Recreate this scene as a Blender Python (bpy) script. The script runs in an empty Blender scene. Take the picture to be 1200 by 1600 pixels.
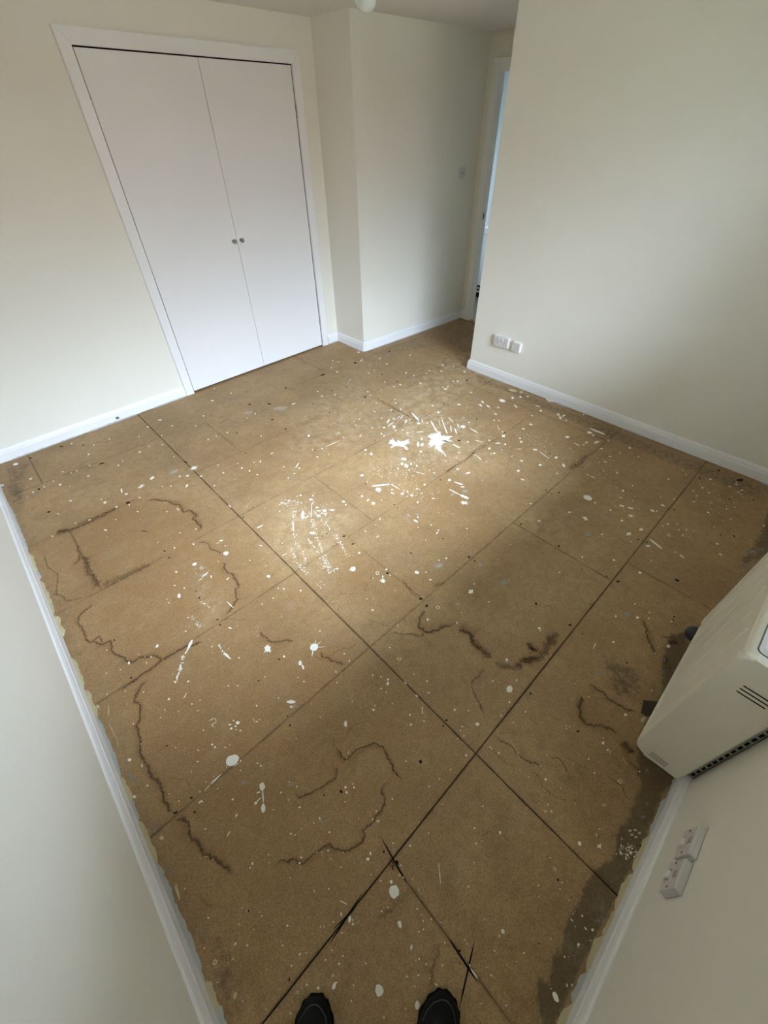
import bpy, bmesh, math, random
from mathutils import Vector, Matrix
from math import sin, cos, pi, radians as R

SC = bpy.context.scene
COL = SC.collection
H = 1.739                                    # height of the camera above the boards

# ---------------------------------------------------------------- camera
cd = bpy.data.cameras.new('camera'); cam = bpy.data.objects.new('camera', cd); COL.objects.link(cam)
cam.location = (0, 0, H)
cam.rotation_euler = (R(47.0122), R(0.4583), R(-43.6278))
cd.sensor_width = 36; cd.lens = 638.81 * 36 / 1600
cd.shift_x = -0.00117; cd.shift_y = -0.00423
cd.clip_start = 0.02
SC.camera = cam

# ---------------------------------------------------------------- daylight, exposure
SC.view_settings.view_transform = 'Standard'; SC.view_settings.look = 'None'
SC.view_settings.gamma = 1.0; SC.view_settings.use_curve_mapping = False
SC.view_settings.exposure = 2.58
SC.cycles.use_denoising = True
SC.cycles.max_bounces = 14; SC.cycles.diffuse_bounces = 8; SC.cycles.transparent_max_bounces = 12
SC.cycles.sample_clamp_indirect = 6.0
SKY = 7.0
W_ = bpy.data.worlds.new('overcast_sky'); SC.world = W_; W_.use_nodes = True
nt = W_.node_tree; nt.nodes.clear()
wo = nt.nodes.new('ShaderNodeOutputWorld'); bg = nt.nodes.new('ShaderNodeBackground')
bg.inputs[0].default_value = (0.76, 0.87, 1.06, 1)
tcw = nt.nodes.new('ShaderNodeTexCoord'); sx = nt.nodes.new('ShaderNodeSeparateXYZ'); nt.links.new(tcw.outputs['Generated'], sx.inputs[0])
mr = nt.nodes.new('ShaderNodeMapRange')      # bright broken cloud: dull at the horizon, brightest overhead
mr.inputs['From Min'].default_value = 0; mr.inputs['From Max'].default_value = 1
mr.inputs['To Min'].default_value = 0.15*SKY; mr.inputs['To Max'].default_value = 4.0*SKY
pw = nt.nodes.new('ShaderNodeMath'); pw.operation = 'POWER'; pw.use_clamp = True; pw.inputs[1].default_value = 1.6
nt.links.new(sx.outputs['Z'], pw.inputs[0]); nt.links.new(pw.outputs[0], mr.inputs['Value']); nt.links.new(mr.outputs[0], bg.inputs[1])
nt.links.new(bg.outputs[0], wo.inputs[0])

WIN = (0.02, 2.55, 0.92, 2.25)               # window in the front wall: x0, x1, z0, z1
def portal(name, loc, rot, sx, sy):
    l = bpy.data.lights.new(name, 'AREA'); l.shape = 'RECTANGLE'; l.size = sx; l.size_y = sy
    l.cycles.is_portal = True
    o = bpy.data.objects.new(name, l); COL.objects.link(o); o.location = loc; o.rotation_euler = rot
portal('window_daylight', ((WIN[0]+WIN[1])/2, -0.70, (WIN[2]+WIN[3])/2), (R(90), 0, 0), WIN[1]-WIN[0], WIN[3]-WIN[2])
portal('hall_window_portal', (4.68, 4.84, 1.45), (R(-90), 0, 0), 0.36, 1.2)  # portal at the added hall window

# ---------------------------------------------------------------- surveyed positions, tenths of a millimetre
SPLATS = [
(-2995,35231,145,-31,-12,-171,100), (-2608,32513,92,-3,-5,-104,0), (-2817,30782,55,-53,-15,-75,0), (-2142,30908,37,-36,-20,-91,0), 
(-1542,31151,38,-37,-18,-78,0), (-1318,30404,74,-36,-17,-112,0), (616,35278,49,-48,-24,-96,0), (1790,33895,49,-48,-21,-74,0), 
(1122,32869,54,-53,-29,-105,0), (767,31358,46,-45,-18,-65,0), (2885,33910,35,-35,-23,-75,0), (-1267,28089,80,-24,-9,-74,0), (272,26375,93,36,1,-112,0), 
(207,26846,30,-29,-16,-53,0), (2237,29906,46,-45,-26,-79,0), (2642,30293,33,-32,-21,-65,0), (3944,30521,76,-5,-17,-90,0), 
(4720,30801,35,-34,-26,-68,0), (5692,33646,74,-72,-36,-97,0), (4661,32720,36,-35,-27,-74,0), (330,30085,89,-6,-7,-66,0), (-69,31308,39,-38,-17,-64,0), 
(-437,31285,32,-31,-16,-64,0), (-882,29739,31,-30,-11,-45,0), (-811,31870,64,-63,-12,-49,0), (-2162,27291,34,-33,-12,-52,0), 
(-1618,25644,28,-27,-13,-48,0), (-921,25336,57,-19,-9,-66,0), (-495,23736,66,-64,-17,-56,0), (248,24251,28,-27,-11,-35,0), 
(660,25414,58,-57,-24,-75,0), (2543,26412,220,46,-12,-148,102), (3421,26786,164,35,-14,-137,100), (1441,26845,-60,-258,-41,21,0), 
(1558,26284,94,-48,-20,-85,0), (2043,25324,54,-52,-18,-51,0), (1466,24047,32,-75,-24,-37,0), (1315,25061,29,-28,-34,-100,0), 
(-2909,25381,38,-37,-11,-47,0), (-4164,33077,112,-109,-21,-129,2), (5971,25899,208,-27,-58,-231,102), (5254,25334,96,-13,-21,-89,0), 
(4851,25649,51,-49,-30,-69,0), (4767,24344,116,100,10,-74,0), (5516,24614,88,39,-4,-84,1), (5893,24636,63,-61,-32,-67,0), 
(3987,25065,37,-36,-22,-53,0), (3560,25387,31,-30,-21,-53,0), (6088,23060,37,-36,-31,-62,0), (7320,24998,39,-38,-28,-56,0), 
(8379,23514,69,-11,-28,-87,0), (8593,22840,45,-44,-44,-77,0), (8767,22114,44,-43,-37,-62,0), (9724,23289,39,-38,-64,-107,0), 
(9340,23514,33,-32,-32,-54,0), (8432,24187,33,-32,-23,-41,0), (10563,21572,45,-44,-33,-50,0), (11260,20709,45,-44,-42,-61,0), 
(11345,21080,238,145,2,-49,100), (10662,20429,38,-37,-41,-59,0), (10081,20310,31,-30,-31,-47,0), (10849,23565,129,47,-7,-44,0), 
(6804,34001,132,-57,-33,-105,0), (7147,32410,59,-58,-32,-76,0), (11401,34029,96,-95,-43,-86,0), (13233,34133,41,-41,-59,-110,0), 
(12564,35993,34,-33,-47,-94,0), (8494,31038,44,-43,-34,-73,0), (9656,32111,46,-45,-37,-78,0), (11244,31074,107,-105,-81,-153,1), 
(12928,29424,46,-45,-54,-92,0), (12080,29255,38,-37,-31,-54,0), (9842,28416,14,-116,-45,-44,0), (8111,27305,257,257,8,-54,101), 
(8666,28314,85,-83,-74,-148,1), (8330,28520,42,-41,-40,-82,0), (8991,28540,28,-28,-34,-67,0), (5528,30294,42,-41,-27,-68,0), 
(5507,28153,33,-33,-20,-47,0), (5997,31590,36,-35,-29,-72,0), (8852,23820,91,-89,-38,-68,1), (7179,23916,72,10,-11,-58,0), 
(5843,20503,0,-163,-33,-15,0), (11487,26127,35,-35,-47,-78,0), (16164,28564,175,-43,-41,-80,0), (3364,22497,-1,-148,-30,-12,0), 
(2788,22765,34,-33,-19,-46,0), (3407,20062,27,-27,-23,-51,0), (2597,20439,27,-26,-18,-41,0), (6257,17598,185,-22,-11,-43,100), 
(4423,20830,57,-55,-26,-54,1), (6573,19680,29,-28,-18,-32,0), (8802,18353,53,-51,-41,-62,0), (8357,18480,53,-51,-33,-51,0), 
(8707,16678,-196,-278,-62,60,102), (7846,17910,29,-28,-25,-39,0), (7716,16259,-233,-361,-29,25,100), (14832,28799,616,-420,-200,-340,101), 
(12582,29967,409,-97,-117,-278,101), (4756,26373,324,-40,-61,-276,101), (22737,30843,106,-43,-72,-105,0), (18738,27947,55,-54,-75,-99,0), 
(14138,23587,69,-67,-87,-120,0), (12956,20893,50,-48,-49,-66,0), (13841,21490,36,-35,-60,-79,0), (13268,21878,25,-25,-37,-50,0), 
(13734,20547,25,-24,-37,-47,0), (16019,19109,66,-64,-73,-82,0), (15987,18434,70,-68,-96,-105,0), (15648,18714,30,-29,-39,-44,0), 
(16999,20792,183,79,-6,-42,0), (18569,22711,98,9,-23,-50,0), (19167,23339,28,-28,-41,-47,0), (21279,23630,47,-46,-56,-61,0), 
(20579,24457,35,-35,-44,-50,0), (20232,22732,-20,-157,-48,-25,0), (18416,20977,49,-48,-57,-62,0), (19095,20371,65,-64,-68,-71,0), 
(18853,20667,27,-27,-48,-51,0), (18345,19851,43,-42,-74,-78,0), (18293,19527,53,-52,-46,-48,0), (19935,21541,39,-38,-51,-55,0), 
(24581,26022,45,-44,-67,-71,0), (27358,25985,59,-58,-120,-117,0), (27433,25038,59,-58,-89,-84,0), (25215,24638,75,-74,-95,-94,0), 
(24579,24810,94,-92,-40,-40,0), (26761,23547,76,-75,-113,-105,0), (22912,22996,54,-53,-60,-61,0), (22502,22499,53,-52,-70,-71,0), 
(23268,25184,43,-43,-50,-54,0), (21885,25102,42,-42,-47,-52,0), (22176,25746,49,-48,-61,-68,0), (18973,28896,49,-49,-55,-73,0), 
(19723,27351,152,25,-26,-60,0), (22915,31972,54,-53,-68,-87,0), (24059,33195,49,-48,-72,-92,0), (24302,32563,55,-55,-58,-72,0), 
(27332,32947,86,-86,-147,-170,2), (27833,30221,63,-62,-97,-104,0), (27444,28749,55,-54,-109,-114,0), (24745,28476,21,-172,-46,-37,0), 
(25571,28555,33,-33,-58,-63,0), (22567,28616,32,-32,-64,-76,0), (20038,20858,286,116,-19,-88,0), (20578,20744,67,-65,-52,-53,0), 
(19821,20357,413,61,-20,-46,100), (19713,19865,76,-74,-158,-160,2), (21069,20683,157,37,-18,-47,0), (21237,20518,305,162,-3,-50,0), 
(21009,19804,239,124,-4,-78,0), (19451,19438,43,-42,-58,-59,0), (21514,18903,77,-75,-106,-98,0), (22062,21447,-83,-150,-64,-4,0), 
(21431,21955,173,45,-19,-49,0), (19312,16901,-229,-214,-62,60,0), (16822,23091,172,-324,-118,-120,101), (15967,22270,270,-132,-104,-158,101), 
(22159,28408,1009,710,-11,-181,101), (26080,31130,164,34,-49,-93,0), (30640,28625,235,77,-36,-70,0), (26304,31237,42,-41,-139,-158,0), 
(19903,19094,43,-42,-79,-78,0), (19876,18545,74,-73,-58,-57,0), (15904,21490,32,-31,-34,-41,0), (23643,16114,135,-132,-155,-123,0), 
(19494,16665,218,37,-53,-136,0), (20035,17211,63,-61,-96,-88,0), (22067,18457,66,-64,-75,-68,0), (22002,18970,-193,-214,-37,18,0), 
(31181,24633,88,-87,-136,-116,0), (30084,23879,66,-65,-129,-111,0), (29585,22675,129,-127,-156,-131,1), (31701,23714,61,-60,-103,-84,0), 
(29198,21656,63,-62,-121,-100,0), (29484,21375,63,-62,-153,-123,0), (29321,24752,66,-65,-64,-57,0), (28698,24565,52,-52,-62,-56,0), 
(27524,21170,99,-97,-113,-95,2), (28110,21379,50,-49,-87,-73,0), (27623,21594,50,-49,-86,-73,0), (26475,22202,49,-49,-55,-49,0), 
(26638,21655,123,-121,-55,-48,1), (28648,19171,67,-66,-86,-66,0), (23951,18926,18,-122,-117,-69,0), (24412,19971,46,-46,-122,-108,0), 
(26175,18539,105,-103,-90,-73,0), (29350,16356,64,-259,-212,-110,100), (31595,16780,109,-319,-196,-105,108), (31878,16069,133,-131,-139,-89,8), 
(30421,16021,83,-82,-175,-116,0), (31057,15639,83,-82,-119,-77,0), (29353,15009,-112,-253,-86,-20,0), (27378,17175,-32,-197,-115,-46,0), 
(27965,17409,-76,-195,-128,-36,0), (27708,16623,-41,-242,-115,-44,0), (28032,18175,289,-138,-63,-57,101), (28153,15915,-26,-143,-72,-26,0), 
(27067,15439,60,-126,-81,-47,0), (26198,14965,50,-49,-73,-52,0), (26436,14670,50,-48,-73,-51,0), (24496,16160,66,-64,-69,-54,0), 
(22246,14547,52,-50,-81,-63,0), (23541,13515,46,-45,-64,-46,0), (24833,13113,105,-102,-156,-107,2), (25266,13498,48,-47,-57,-39,0), 
(23712,12813,153,-150,-84,-59,102), (23964,12391,51,-50,-106,-72,0), (22662,12880,71,-69,-101,-73,0), (22433,12293,60,-58,-79,-56,0), 
(22216,12389,35,-34,-59,-42,0), (19058,12933,67,-65,-68,-55,0), (21902,9909,66,-64,-92,-60,0), (25472,12083,47,-46,-112,-73,0), 
(25094,11731,72,-70,-110,-71,0), (26763,12612,80,-78,-96,-61,0), (17316,15163,48,-47,-65,-60,0), (17189,15598,44,-42,-97,-93,0), 
(24727,16925,145,-142,-212,-168,104), (33348,21624,80,-79,-71,-53,0), (32668,22449,147,-145,-139,-108,1), (32299,21011,105,-256,-106,-68,108), 
(31535,22208,59,-58,-150,-118,0), (32554,21951,5,-171,-129,-71,8), (30215,13151,83,-81,-119,-71,0), (29000,13232,55,-53,-81,-50,0), 
(27750,12566,32,-113,-115,-52,0), (24170,11324,123,-120,-38,-25,0), (30668,11806,49,-107,-161,-73,0), (30346,11449,-154,-158,-113,9,0), 
(30839,11430,231,-18,-68,-68,0), (30285,10902,54,-52,-99,-53,0), (32134,10369,54,-53,-105,-53,0), (29927,8774,79,-165,-149,-59,100), 
(29773,8398,57,-56,-108,-53,0), (29054,7791,330,-98,-106,-79,102), (28148,9647,101,-99,-133,-72,0), (24936,10431,75,-145,-111,-54,2), 
(24677,8056,-122,-158,-107,7,0), (23570,9228,76,-74,-108,-65,0), (26150,9706,111,-108,-190,-108,3), (25138,8899,72,-70,-128,-72,2), 
(23049,10406,20,-113,-80,-32,0), (23541,7911,46,-44,-70,-39,0), (22661,5292,12,-262,-237,-52,100), (22540,4761,-6,-63,-70,-11,0), 
(20762,4494,67,-167,-147,-47,102), (22583,3776,-33,-62,-76,2,0), (22158,2904,16,-72,-88,-19,0), (23442,3462,45,-121,-93,-25,2), 
(22964,2685,71,-123,-131,-40,102), (23639,3003,58,-156,-70,-18,100), (24174,3855,43,-41,-56,-24,0), (24940,4038,54,-53,-104,-45,0), 
(25889,3809,33,-32,-60,-25,0), (30084,5764,73,-72,-90,-38,0), (28964,5991,36,-35,-72,-31,0), (29436,4869,36,-35,-72,-29,0), 
(26507,5116,40,-39,-89,-39,0), (18596,6313,55,-54,-53,-32,0), (20602,5434,72,-70,-48,-26,0), (19576,7514,53,-51,-48,-30,0), 
(24876,6397,51,-50,-48,-24,0), (24889,6031,1,-185,-40,-9,100), (29935,7302,50,-49,-76,-35,0), (26054,5846,34,-33,-50,-24,0), 
(31564,15222,58,-57,-111,-69,0), (23693,9071,41,-233,-120,-43,101), (26220,8809,-171,-185,-60,7,1), (28016,6292,84,-81,-55,-25,0), 
(27140,6228,35,-114,-58,-18,0), (28480,8286,153,-19,-48,-47,0), (28034,8291,49,-48,-57,-29,0), (22696,7522,31,-159,-74,-24,101), 
(21287,9184,32,-149,-48,-18,0), (28496,7166,86,-83,-72,-34,0), (29226,12242,24,-282,-139,-53,101), (28301,2437,51,-49,-71,-25,0), 
(29647,1798,31,-30,-62,-20,0), (24359,1981,23,-122,-97,-18,0), (24520,1772,42,-41,-59,-22,0), (25321,1722,21,-123,-78,-14,0), 
(26013,2110,24,-23,-53,-20,0), (26426,1426,34,-33,-53,-19,0), (28175,882,44,-43,-69,-22,0), (28930,580,6,-57,-76,-10,0), (27778,569,34,-33,-67,-21,0), 
(28677,130,54,-52,-69,-20,0), (27075,502,48,-46,-43,-14,0), (30262,514,22,-74,-93,-16,0), (30322,-608,79,-77,-49,-13,0), (30879,-860,29,-99,-66,-9,0), 
(31141,-793,30,-29,-75,-19,0), (30487,-1261,118,-57,-63,-25,0), (30075,-1155,49,-47,-60,-15,0), (29959,-1333,29,-28,-59,-15,0), 
(26629,-444,10,-68,-79,-9,0), (27758,-1115,33,-32,-54,-15,0), (28328,-1426,33,-32,-55,-14,0), (28624,-1712,19,-18,-44,-11,0), 
(26952,-1557,32,-31,-51,-14,0), (25532,-1089,27,-26,-49,-14,0), (27693,-3059,40,-39,-82,-18,0), (23827,894,41,-39,-75,-27,0), 
(24233,512,32,-31,-57,-19,0), (23796,264,27,-26,-55,-19,0), (24107,-37,31,-30,-56,-18,0), (23468,-48,35,-34,-54,-18,0), (21200,1005,86,-83,-82,-32,2), 
(22233,1801,80,-78,-105,-42,0), (24160,-1633,15,-76,-69,-7,0), (23414,-1985,3,-75,-57,-3,0), (22942,520,66,-64,-106,-38,4), 
(30650,3329,248,-182,-153,-62,101), (26582,2831,99,-96,-111,-42,1), (26282,2749,156,-33,-42,-36,1), (21808,-218,34,-33,-41,-14,0), 
(20245,476,29,-28,-38,-15,0), (29181,-2185,11,-103,-49,-4,1), (24401,-656,19,-100,-61,-7,1), (24275,-356,22,-21,-37,-12,0), 
(23466,1033,54,-52,-74,-27,4), (24457,135,33,-58,-61,-14,1), (13864,17044,85,-82,-69,-79,0), (12439,15419,53,-52,-55,-63,0), 
(12499,14404,87,-84,-72,-79,0), (12478,14880,114,7,-20,-64,0), (17253,16354,95,-171,-107,-85,100), (16750,16051,68,-66,-111,-110,0), 
(16769,15644,43,-168,-181,-112,2), (16166,15848,-92,-92,-29,28,0), (13644,15191,182,-47,-102,-179,102), (14478,13780,71,-69,-74,-73,0), 
(14855,13679,36,-35,-68,-66,0), (14286,14526,45,-44,-47,-48,0), (14043,14295,71,-69,-33,-34,0), (15519,13464,54,-53,-43,-40,0), 
(16185,13392,55,-53,-66,-60,0), (14806,13253,62,-60,-74,-71,0), (14578,12525,44,-42,-53,-49,0), (17733,12561,74,-72,-102,-85,0), 
(17813,11508,99,-97,-46,-37,0), (17581,11126,170,-165,-151,-119,103), (16641,10461,115,-194,-139,-86,102), (16683,11469,80,-77,-73,-60,1), 
(15561,12079,53,-51,-48,-43,0), (19221,12171,161,-65,-48,-53,0), (17570,14225,28,-28,-40,-36,0), (13273,11479,16,-163,-58,-23,100), 
(13321,12128,17,-180,-117,-48,101), (13783,11798,159,-48,-61,-96,101), (13619,11605,29,-28,-55,-51,0), (12975,11004,24,-24,-35,-32,0), 
(13454,9920,99,34,4,-41,0), (13672,10013,28,-27,-41,-36,0), (11849,13089,-56,-60,-25,24,0), (10526,12938,28,-27,-31,-35,0), 
(10747,12115,102,10,-6,-27,0), (9181,11923,42,-41,-46,-53,0), (11964,8497,30,-29,-31,-27,0), (12359,8304,45,-44,-42,-35,0), 
(13684,10596,33,-32,-36,-32,0), (11329,12910,21,-20,-22,-24,0), (14980,8932,32,-31,-37,-29,0), (15570,9540,-31,-192,-62,-11,101), 
(13073,14263,26,-26,-31,-33,0), (15544,15410,28,-27,-37,-37,0), (16326,14577,28,-27,-38,-36,0), (14654,14921,46,-44,-35,-36,0), 
(13666,16302,28,-27,-34,-38,0), (18789,16142,23,-103,-80,-48,0), (18271,17106,35,-151,-80,-51,0), (17592,13786,20,-80,-36,-20,0), 
(16598,15201,38,-37,-62,-60,0), (11254,15852,70,-67,-49,-60,0), (11171,15519,37,-36,-42,-51,0), (8198,14992,99,-139,-63,-69,100), 
(9880,16007,84,-81,-65,-84,0), (10260,15728,105,-102,-46,-59,0), (9354,15907,93,-90,-62,-83,0), (9894,17436,97,-94,-47,-64,0), 
(8566,16456,93,-90,-48,-67,0), (9606,16244,73,-71,-32,-43,0), (9720,16579,74,-72,-39,-52,0), (8488,18228,43,-41,-37,-56,0), 
(9133,17833,32,-31,-32,-46,0), (6487,15530,24,-23,-20,-31,0), (5497,16239,63,-95,-22,-28,0), (4647,14038,67,-65,-46,-74,0), 
(8192,11293,100,-96,-103,-121,100), (8944,10183,67,-65,-74,-80,4), (8803,9625,97,-94,-93,-98,102), (8986,9819,-74,-78,-22,22,0), 
(9455,10040,41,-39,-38,-40,0), (9332,9614,27,-26,-27,-28,0), (8549,10102,22,-21,-26,-28,0), (5346,12085,53,-6,-9,-44,0), (4777,12785,35,-34,-20,-31,0), 
(4592,13014,22,-21,-20,-31,0), (4087,12683,26,-25,-19,-30,0), (3492,12775,21,-20,-18,-30,0), (7231,8675,37,-36,-27,-30,0), 
(9660,18265,55,-53,-40,-57,0), (10199,17662,27,-26,-55,-74,0), (8029,11373,32,-31,-26,-30,0), (9733,15756,62,-60,-32,-41,0), 
(8738,16332,52,-50,-30,-42,0), (9609,15949,71,-19,-17,-38,0), (4930,14743,23,-22,-17,-28,0), (3790,17091,124,-52,-42,-135,100), 
(4056,18165,96,-39,-19,-62,0), (3818,18133,53,-13,-8,-31,0), (2178,17568,98,-26,-22,-107,0), (2440,17817,143,-138,-16,-35,101), 
(2335,17047,60,-58,-40,-83,4), (2187,16507,222,-214,-77,-160,103), (1231,17739,45,-43,-25,-59,0), (1876,19497,37,-36,-20,-47,0), 
(2778,19003,37,-36,-26,-57,0), (3011,15396,83,17,0,-36,0), (701,16137,-65,-107,-45,64,0), (151,16082,23,-22,-12,-30,0), (165,16353,23,-23,-12,-30,0), 
(4495,15705,30,-29,-19,-32,0), (1681,12654,47,-80,-26,-29,0), (80,13951,26,-25,-14,-33,0), (-1197,14140,60,49,24,-67,2), 
(684,12776,86,-83,-42,-85,103), (1237,11011,25,-24,-18,-33,0), (2736,9654,37,-36,-34,-51,0), (3082,8907,-68,-98,-49,47,100), 
(1121,11763,17,-16,-12,-23,0), (4032,17627,26,-25,-19,-36,0), (1093,16416,-5,-72,-23,0,0), (801,16922,46,-13,-5,-27,0), (2443,16143,20,-19,-47,-95,0), 
(2642,11748,15,-99,-44,-15,1), (2432,11394,-13,-113,-55,7,1), (-1781,11398,43,5,7,-51,0), (-880,11560,44,17,9,-38,0), (-1170,10546,27,-26,-11,-25,0), 
(-2081,11083,19,-18,-10,-25,0), (-1117,10124,30,-29,-9,-19,0), (279,10196,28,-27,-11,-20,0), (571,9916,20,-19,-14,-25,0), (-166,8575,56,-53,-33,-61,0), 
(-245,8763,22,-21,-14,-26,0), (-431,8729,41,-39,-14,-26,0), (-296,8514,33,-32,-14,-26,0), (-457,8557,37,-35,-21,-39,0), (-234,8239,26,-25,-14,-25,0), 
(-336,8389,22,-21,-9,-17,0), (-1281,9262,22,-21,-11,-22,0), (-1271,8543,32,-31,-17,-33,0), (-1234,8384,32,-31,-17,-33,0), (-948,8092,21,-20,-11,-20,0), 
(-787,8061,14,-14,-9,-16,0), (-1753,8729,21,-20,-12,-25,0), (-1934,8377,21,-20,-11,-24,0), (-2334,9420,18,-17,-7,-17,0), 
(-966,7509,199,19,39,-203,100), (-1022,6570,118,-30,-1,-94,104), (412,8080,22,-21,-15,-25,0), (527,8077,15,-14,-10,-17,0), 
(1841,7772,130,-125,-38,-56,100), (1730,7609,34,-33,-26,-38,0), (3063,8665,-44,-113,-39,20,100), (2720,8104,20,-19,-19,-27,0), 
(1619,9447,20,-19,-12,-20,0), (-899,6994,17,-16,-10,-19,0), (-2007,7540,17,-16,-7,-15,0), (-1721,7515,17,-16,-8,-15,0), (306,5136,20,-19,-13,-20,0), 
(183,5444,17,-16,-11,-17,0), (-289,6616,28,-26,-13,-22,0), (-2250,8230,14,-13,-7,-16,0), (-757,7280,21,-20,-19,-34,0), (-1004,9898,54,32,13,-33,1), 
(1198,6471,14,-14,-10,-15,0), (-2324,10905,19,-18,-8,-20,0), (-1694,10649,15,-15,-8,-20,0), (1540,8268,19,-19,-12,-18,0), (723,8625,19,-18,-19,-31,0), 
(-3769,10211,57,-25,-3,-64,0), (-3597,8907,30,-29,-12,-32,0), (-3501,9691,-13,-67,-18,13,0), (-3202,11431,22,-21,-9,-25,0), 
(-2426,14198,-25,-74,-33,32,0), (-2941,15537,21,-20,-8,-27,0), (-3303,14394,20,-19,-9,-31,0), (-2985,12992,20,-19,-8,-22,0), 
(-2438,12430,20,-19,-10,-27,0), (-1855,13666,33,-12,-3,-28,0), (-1606,13802,33,-32,-9,-25,0), (-4023,13142,25,-103,-46,-15,8), 
(-2812,14146,32,-11,-1,-21,0), (-3799,17024,61,-58,-15,-57,16), (3977,9079,128,-123,-105,-143,100), (4769,7881,27,-26,-21,-26,0), 
(5379,5673,34,-33,-33,-35,0), (5246,5552,-57,-60,-43,41,0), (4900,5598,25,-24,-24,-25,0), (4944,5339,25,-24,-20,-21,0), (5029,6262,26,-25,-21,-23,0), 
(5247,5968,26,-25,-21,-22,0), (4080,5179,33,-31,-29,-32,0), (2925,5553,-72,-87,-40,38,100), (3499,4952,88,-84,-68,-77,104), 
(6383,5993,71,-69,-46,-46,4), (6458,6675,27,-26,-24,-24,0), (5813,5048,-19,-68,-29,7,0), (5769,4342,0,-78,-35,0,0), (6541,4457,30,-29,-22,-20,0), 
(6221,4090,25,-24,-26,-23,0), (6689,3882,93,-89,-88,-76,104), (6355,5056,17,-17,-18,-17,0), (4822,4823,21,-20,-15,-16,0), (5558,3836,-61,-46,-15,17,0), 
(5459,3744,-43,-47,-18,14,0), (5016,4020,-10,-41,-27,8,0), (4780,3740,65,-2,1,-26,0), (4671,9561,24,-23,-22,-29,0), (3980,7482,22,-21,-19,-24,0), 
(3713,7082,21,-21,-15,-19,0), (2636,8433,17,-17,-14,-20,0), (4193,1740,18,-17,-16,-14,0), (4729,7464,22,-21,-21,-25,0), (2351,6451,20,-19,-10,-13,0), 
(1841,7514,184,-124,-33,-73,101), (2877,5599,-102,-85,-17,22,101), (10484,8756,69,-104,-91,-64,0), (11570,6019,81,-78,-88,-68,2), 
(14219,4744,105,-101,-125,-80,101), (13398,6728,84,-240,-182,-73,104), (12231,2485,47,-45,-52,-31,0), (12165,2387,23,-23,-32,-19,0), 
(8795,1833,93,-89,-123,-82,100), (8336,1525,25,-24,-38,-25,0), (9758,2602,124,-119,-141,-95,101), (9800,2651,35,-34,-55,-37,0), 
(9647,6558,69,-66,-72,-63,4), (8779,6446,38,-37,-56,-51,0), (9333,1831,-46,-30,-21,21,0), (8568,2516,26,-25,-25,-18,0), (10650,7937,47,-45,-40,-36,0), 
(10848,8430,32,-31,-34,-31,0), (11717,5011,40,-38,-27,-19,0), (12454,4166,46,-121,-33,-11,101), (12072,6183,26,-25,-28,-22,0), 
(9659,5370,33,-32,-41,-33,0), (7961,2754,110,-106,-76,-57,103), (7021,3414,67,-65,-36,-29,3), (11679,8255,263,-162,-123,-141,101), 
(8477,861,16,-16,-28,-18,0), (6475,2893,37,-35,-29,-24,0), (13304,5154,373,-148,-135,-168,101), (21819,2342,116,-113,-136,-57,101), 
(21377,2147,92,-89,-132,-56,2), (20865,1814,28,-27,-43,-18,0), (18831,1883,18,-64,-65,-14,0), (17801,3178,27,-26,-65,-33,0), 
(15929,3499,26,-25,-34,-19,0), (17240,2363,53,-51,-44,-22,1), (18972,549,63,-61,-84,-34,0), (15958,-53,38,-189,-197,-22,109), 
(16133,-477,53,-51,-69,-28,0), (16618,503,89,-86,-97,-42,101), (16819,-63,30,-28,-41,-17,0), (15457,280,38,-37,-60,-27,0), 
(14044,-234,41,-40,-47,-21,0), (13913,162,60,-88,-37,-12,101), (16832,-755,29,-28,-40,-15,0), (16469,-863,29,-28,-39,-15,0), 
(13545,2122,120,-116,-98,-54,101), (15638,-2052,59,-56,-71,-25,0), (13820,-1938,52,-50,-51,-20,1), (14185,-2331,-175,-169,-106,44,116), 
(12046,-405,69,-66,-82,-40,1), (17081,-1682,28,-27,-39,-14,0), (14861,-1788,22,-21,-34,-13,0), (19672,3766,230,-223,-208,-104,101), 
(18637,4769,58,-213,-69,-20,101), (20247,3210,46,-44,-43,-20,0), (21702,3637,179,-174,-139,-64,101), (11278,-1981,30,-52,-51,-10,0), 
(9626,-1821,42,-41,-47,-22,0), (9524,-2058,31,-30,-30,-14,0), (8712,-1698,21,-20,-24,-12,0), (8161,-1374,17,-16,-19,-10,0), 
(6966,-936,33,-32,-32,-19,0), (6584,-459,17,-16,-18,-11,0), (8854,-2825,32,-64,-67,-7,4), (8445,-2062,30,-29,-23,-11,0), 
(13029,-2317,23,-22,-33,-13,0), (9668,-3176,27,-26,-25,-10,0), (9530,-2154,17,-17,-25,-12,0), (8948,-2041,27,-26,-24,-12,1), 
(10279,-194,15,-15,-19,-10,0), (6957,-210,17,-16,-15,-9,0), (9178,-534,15,-14,-17,-9,0), (9236,-655,15,-14,-17,-9,0), (11615,-2539,11,-64,-158,2,108), 
(9904,-3357,61,-58,-108,-42,116), (14840,-2144,12,-135,-163,0,116), (14609,-2650,56,-54,-121,-42,116), (11770,-2453,59,-57,-40,-16,16), 
(12436,-1822,19,-18,-21,-9,0), (9807,-1746,18,-17,-18,-8,0), (6695,1928,19,-68,-67,-10,0), (6857,2489,20,-19,-21,-17,0), (6448,737,30,-29,-27,-19,0), 
(5502,1545,30,-29,-30,-23,0), (4663,156,21,-20,-19,-14,0), (3745,1846,18,-17,-16,-14,0), (3688,1171,14,-13,-12,-10,0), (3767,768,49,-46,-15,-13,1), 
(3966,-15,24,-23,-21,-16,0), (4493,-683,-32,-35,-31,22,0), (2745,962,17,-16,-14,-12,0), (5970,2028,19,-19,-20,-16,0), (5714,2130,19,-19,-15,-12,0), 
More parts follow.
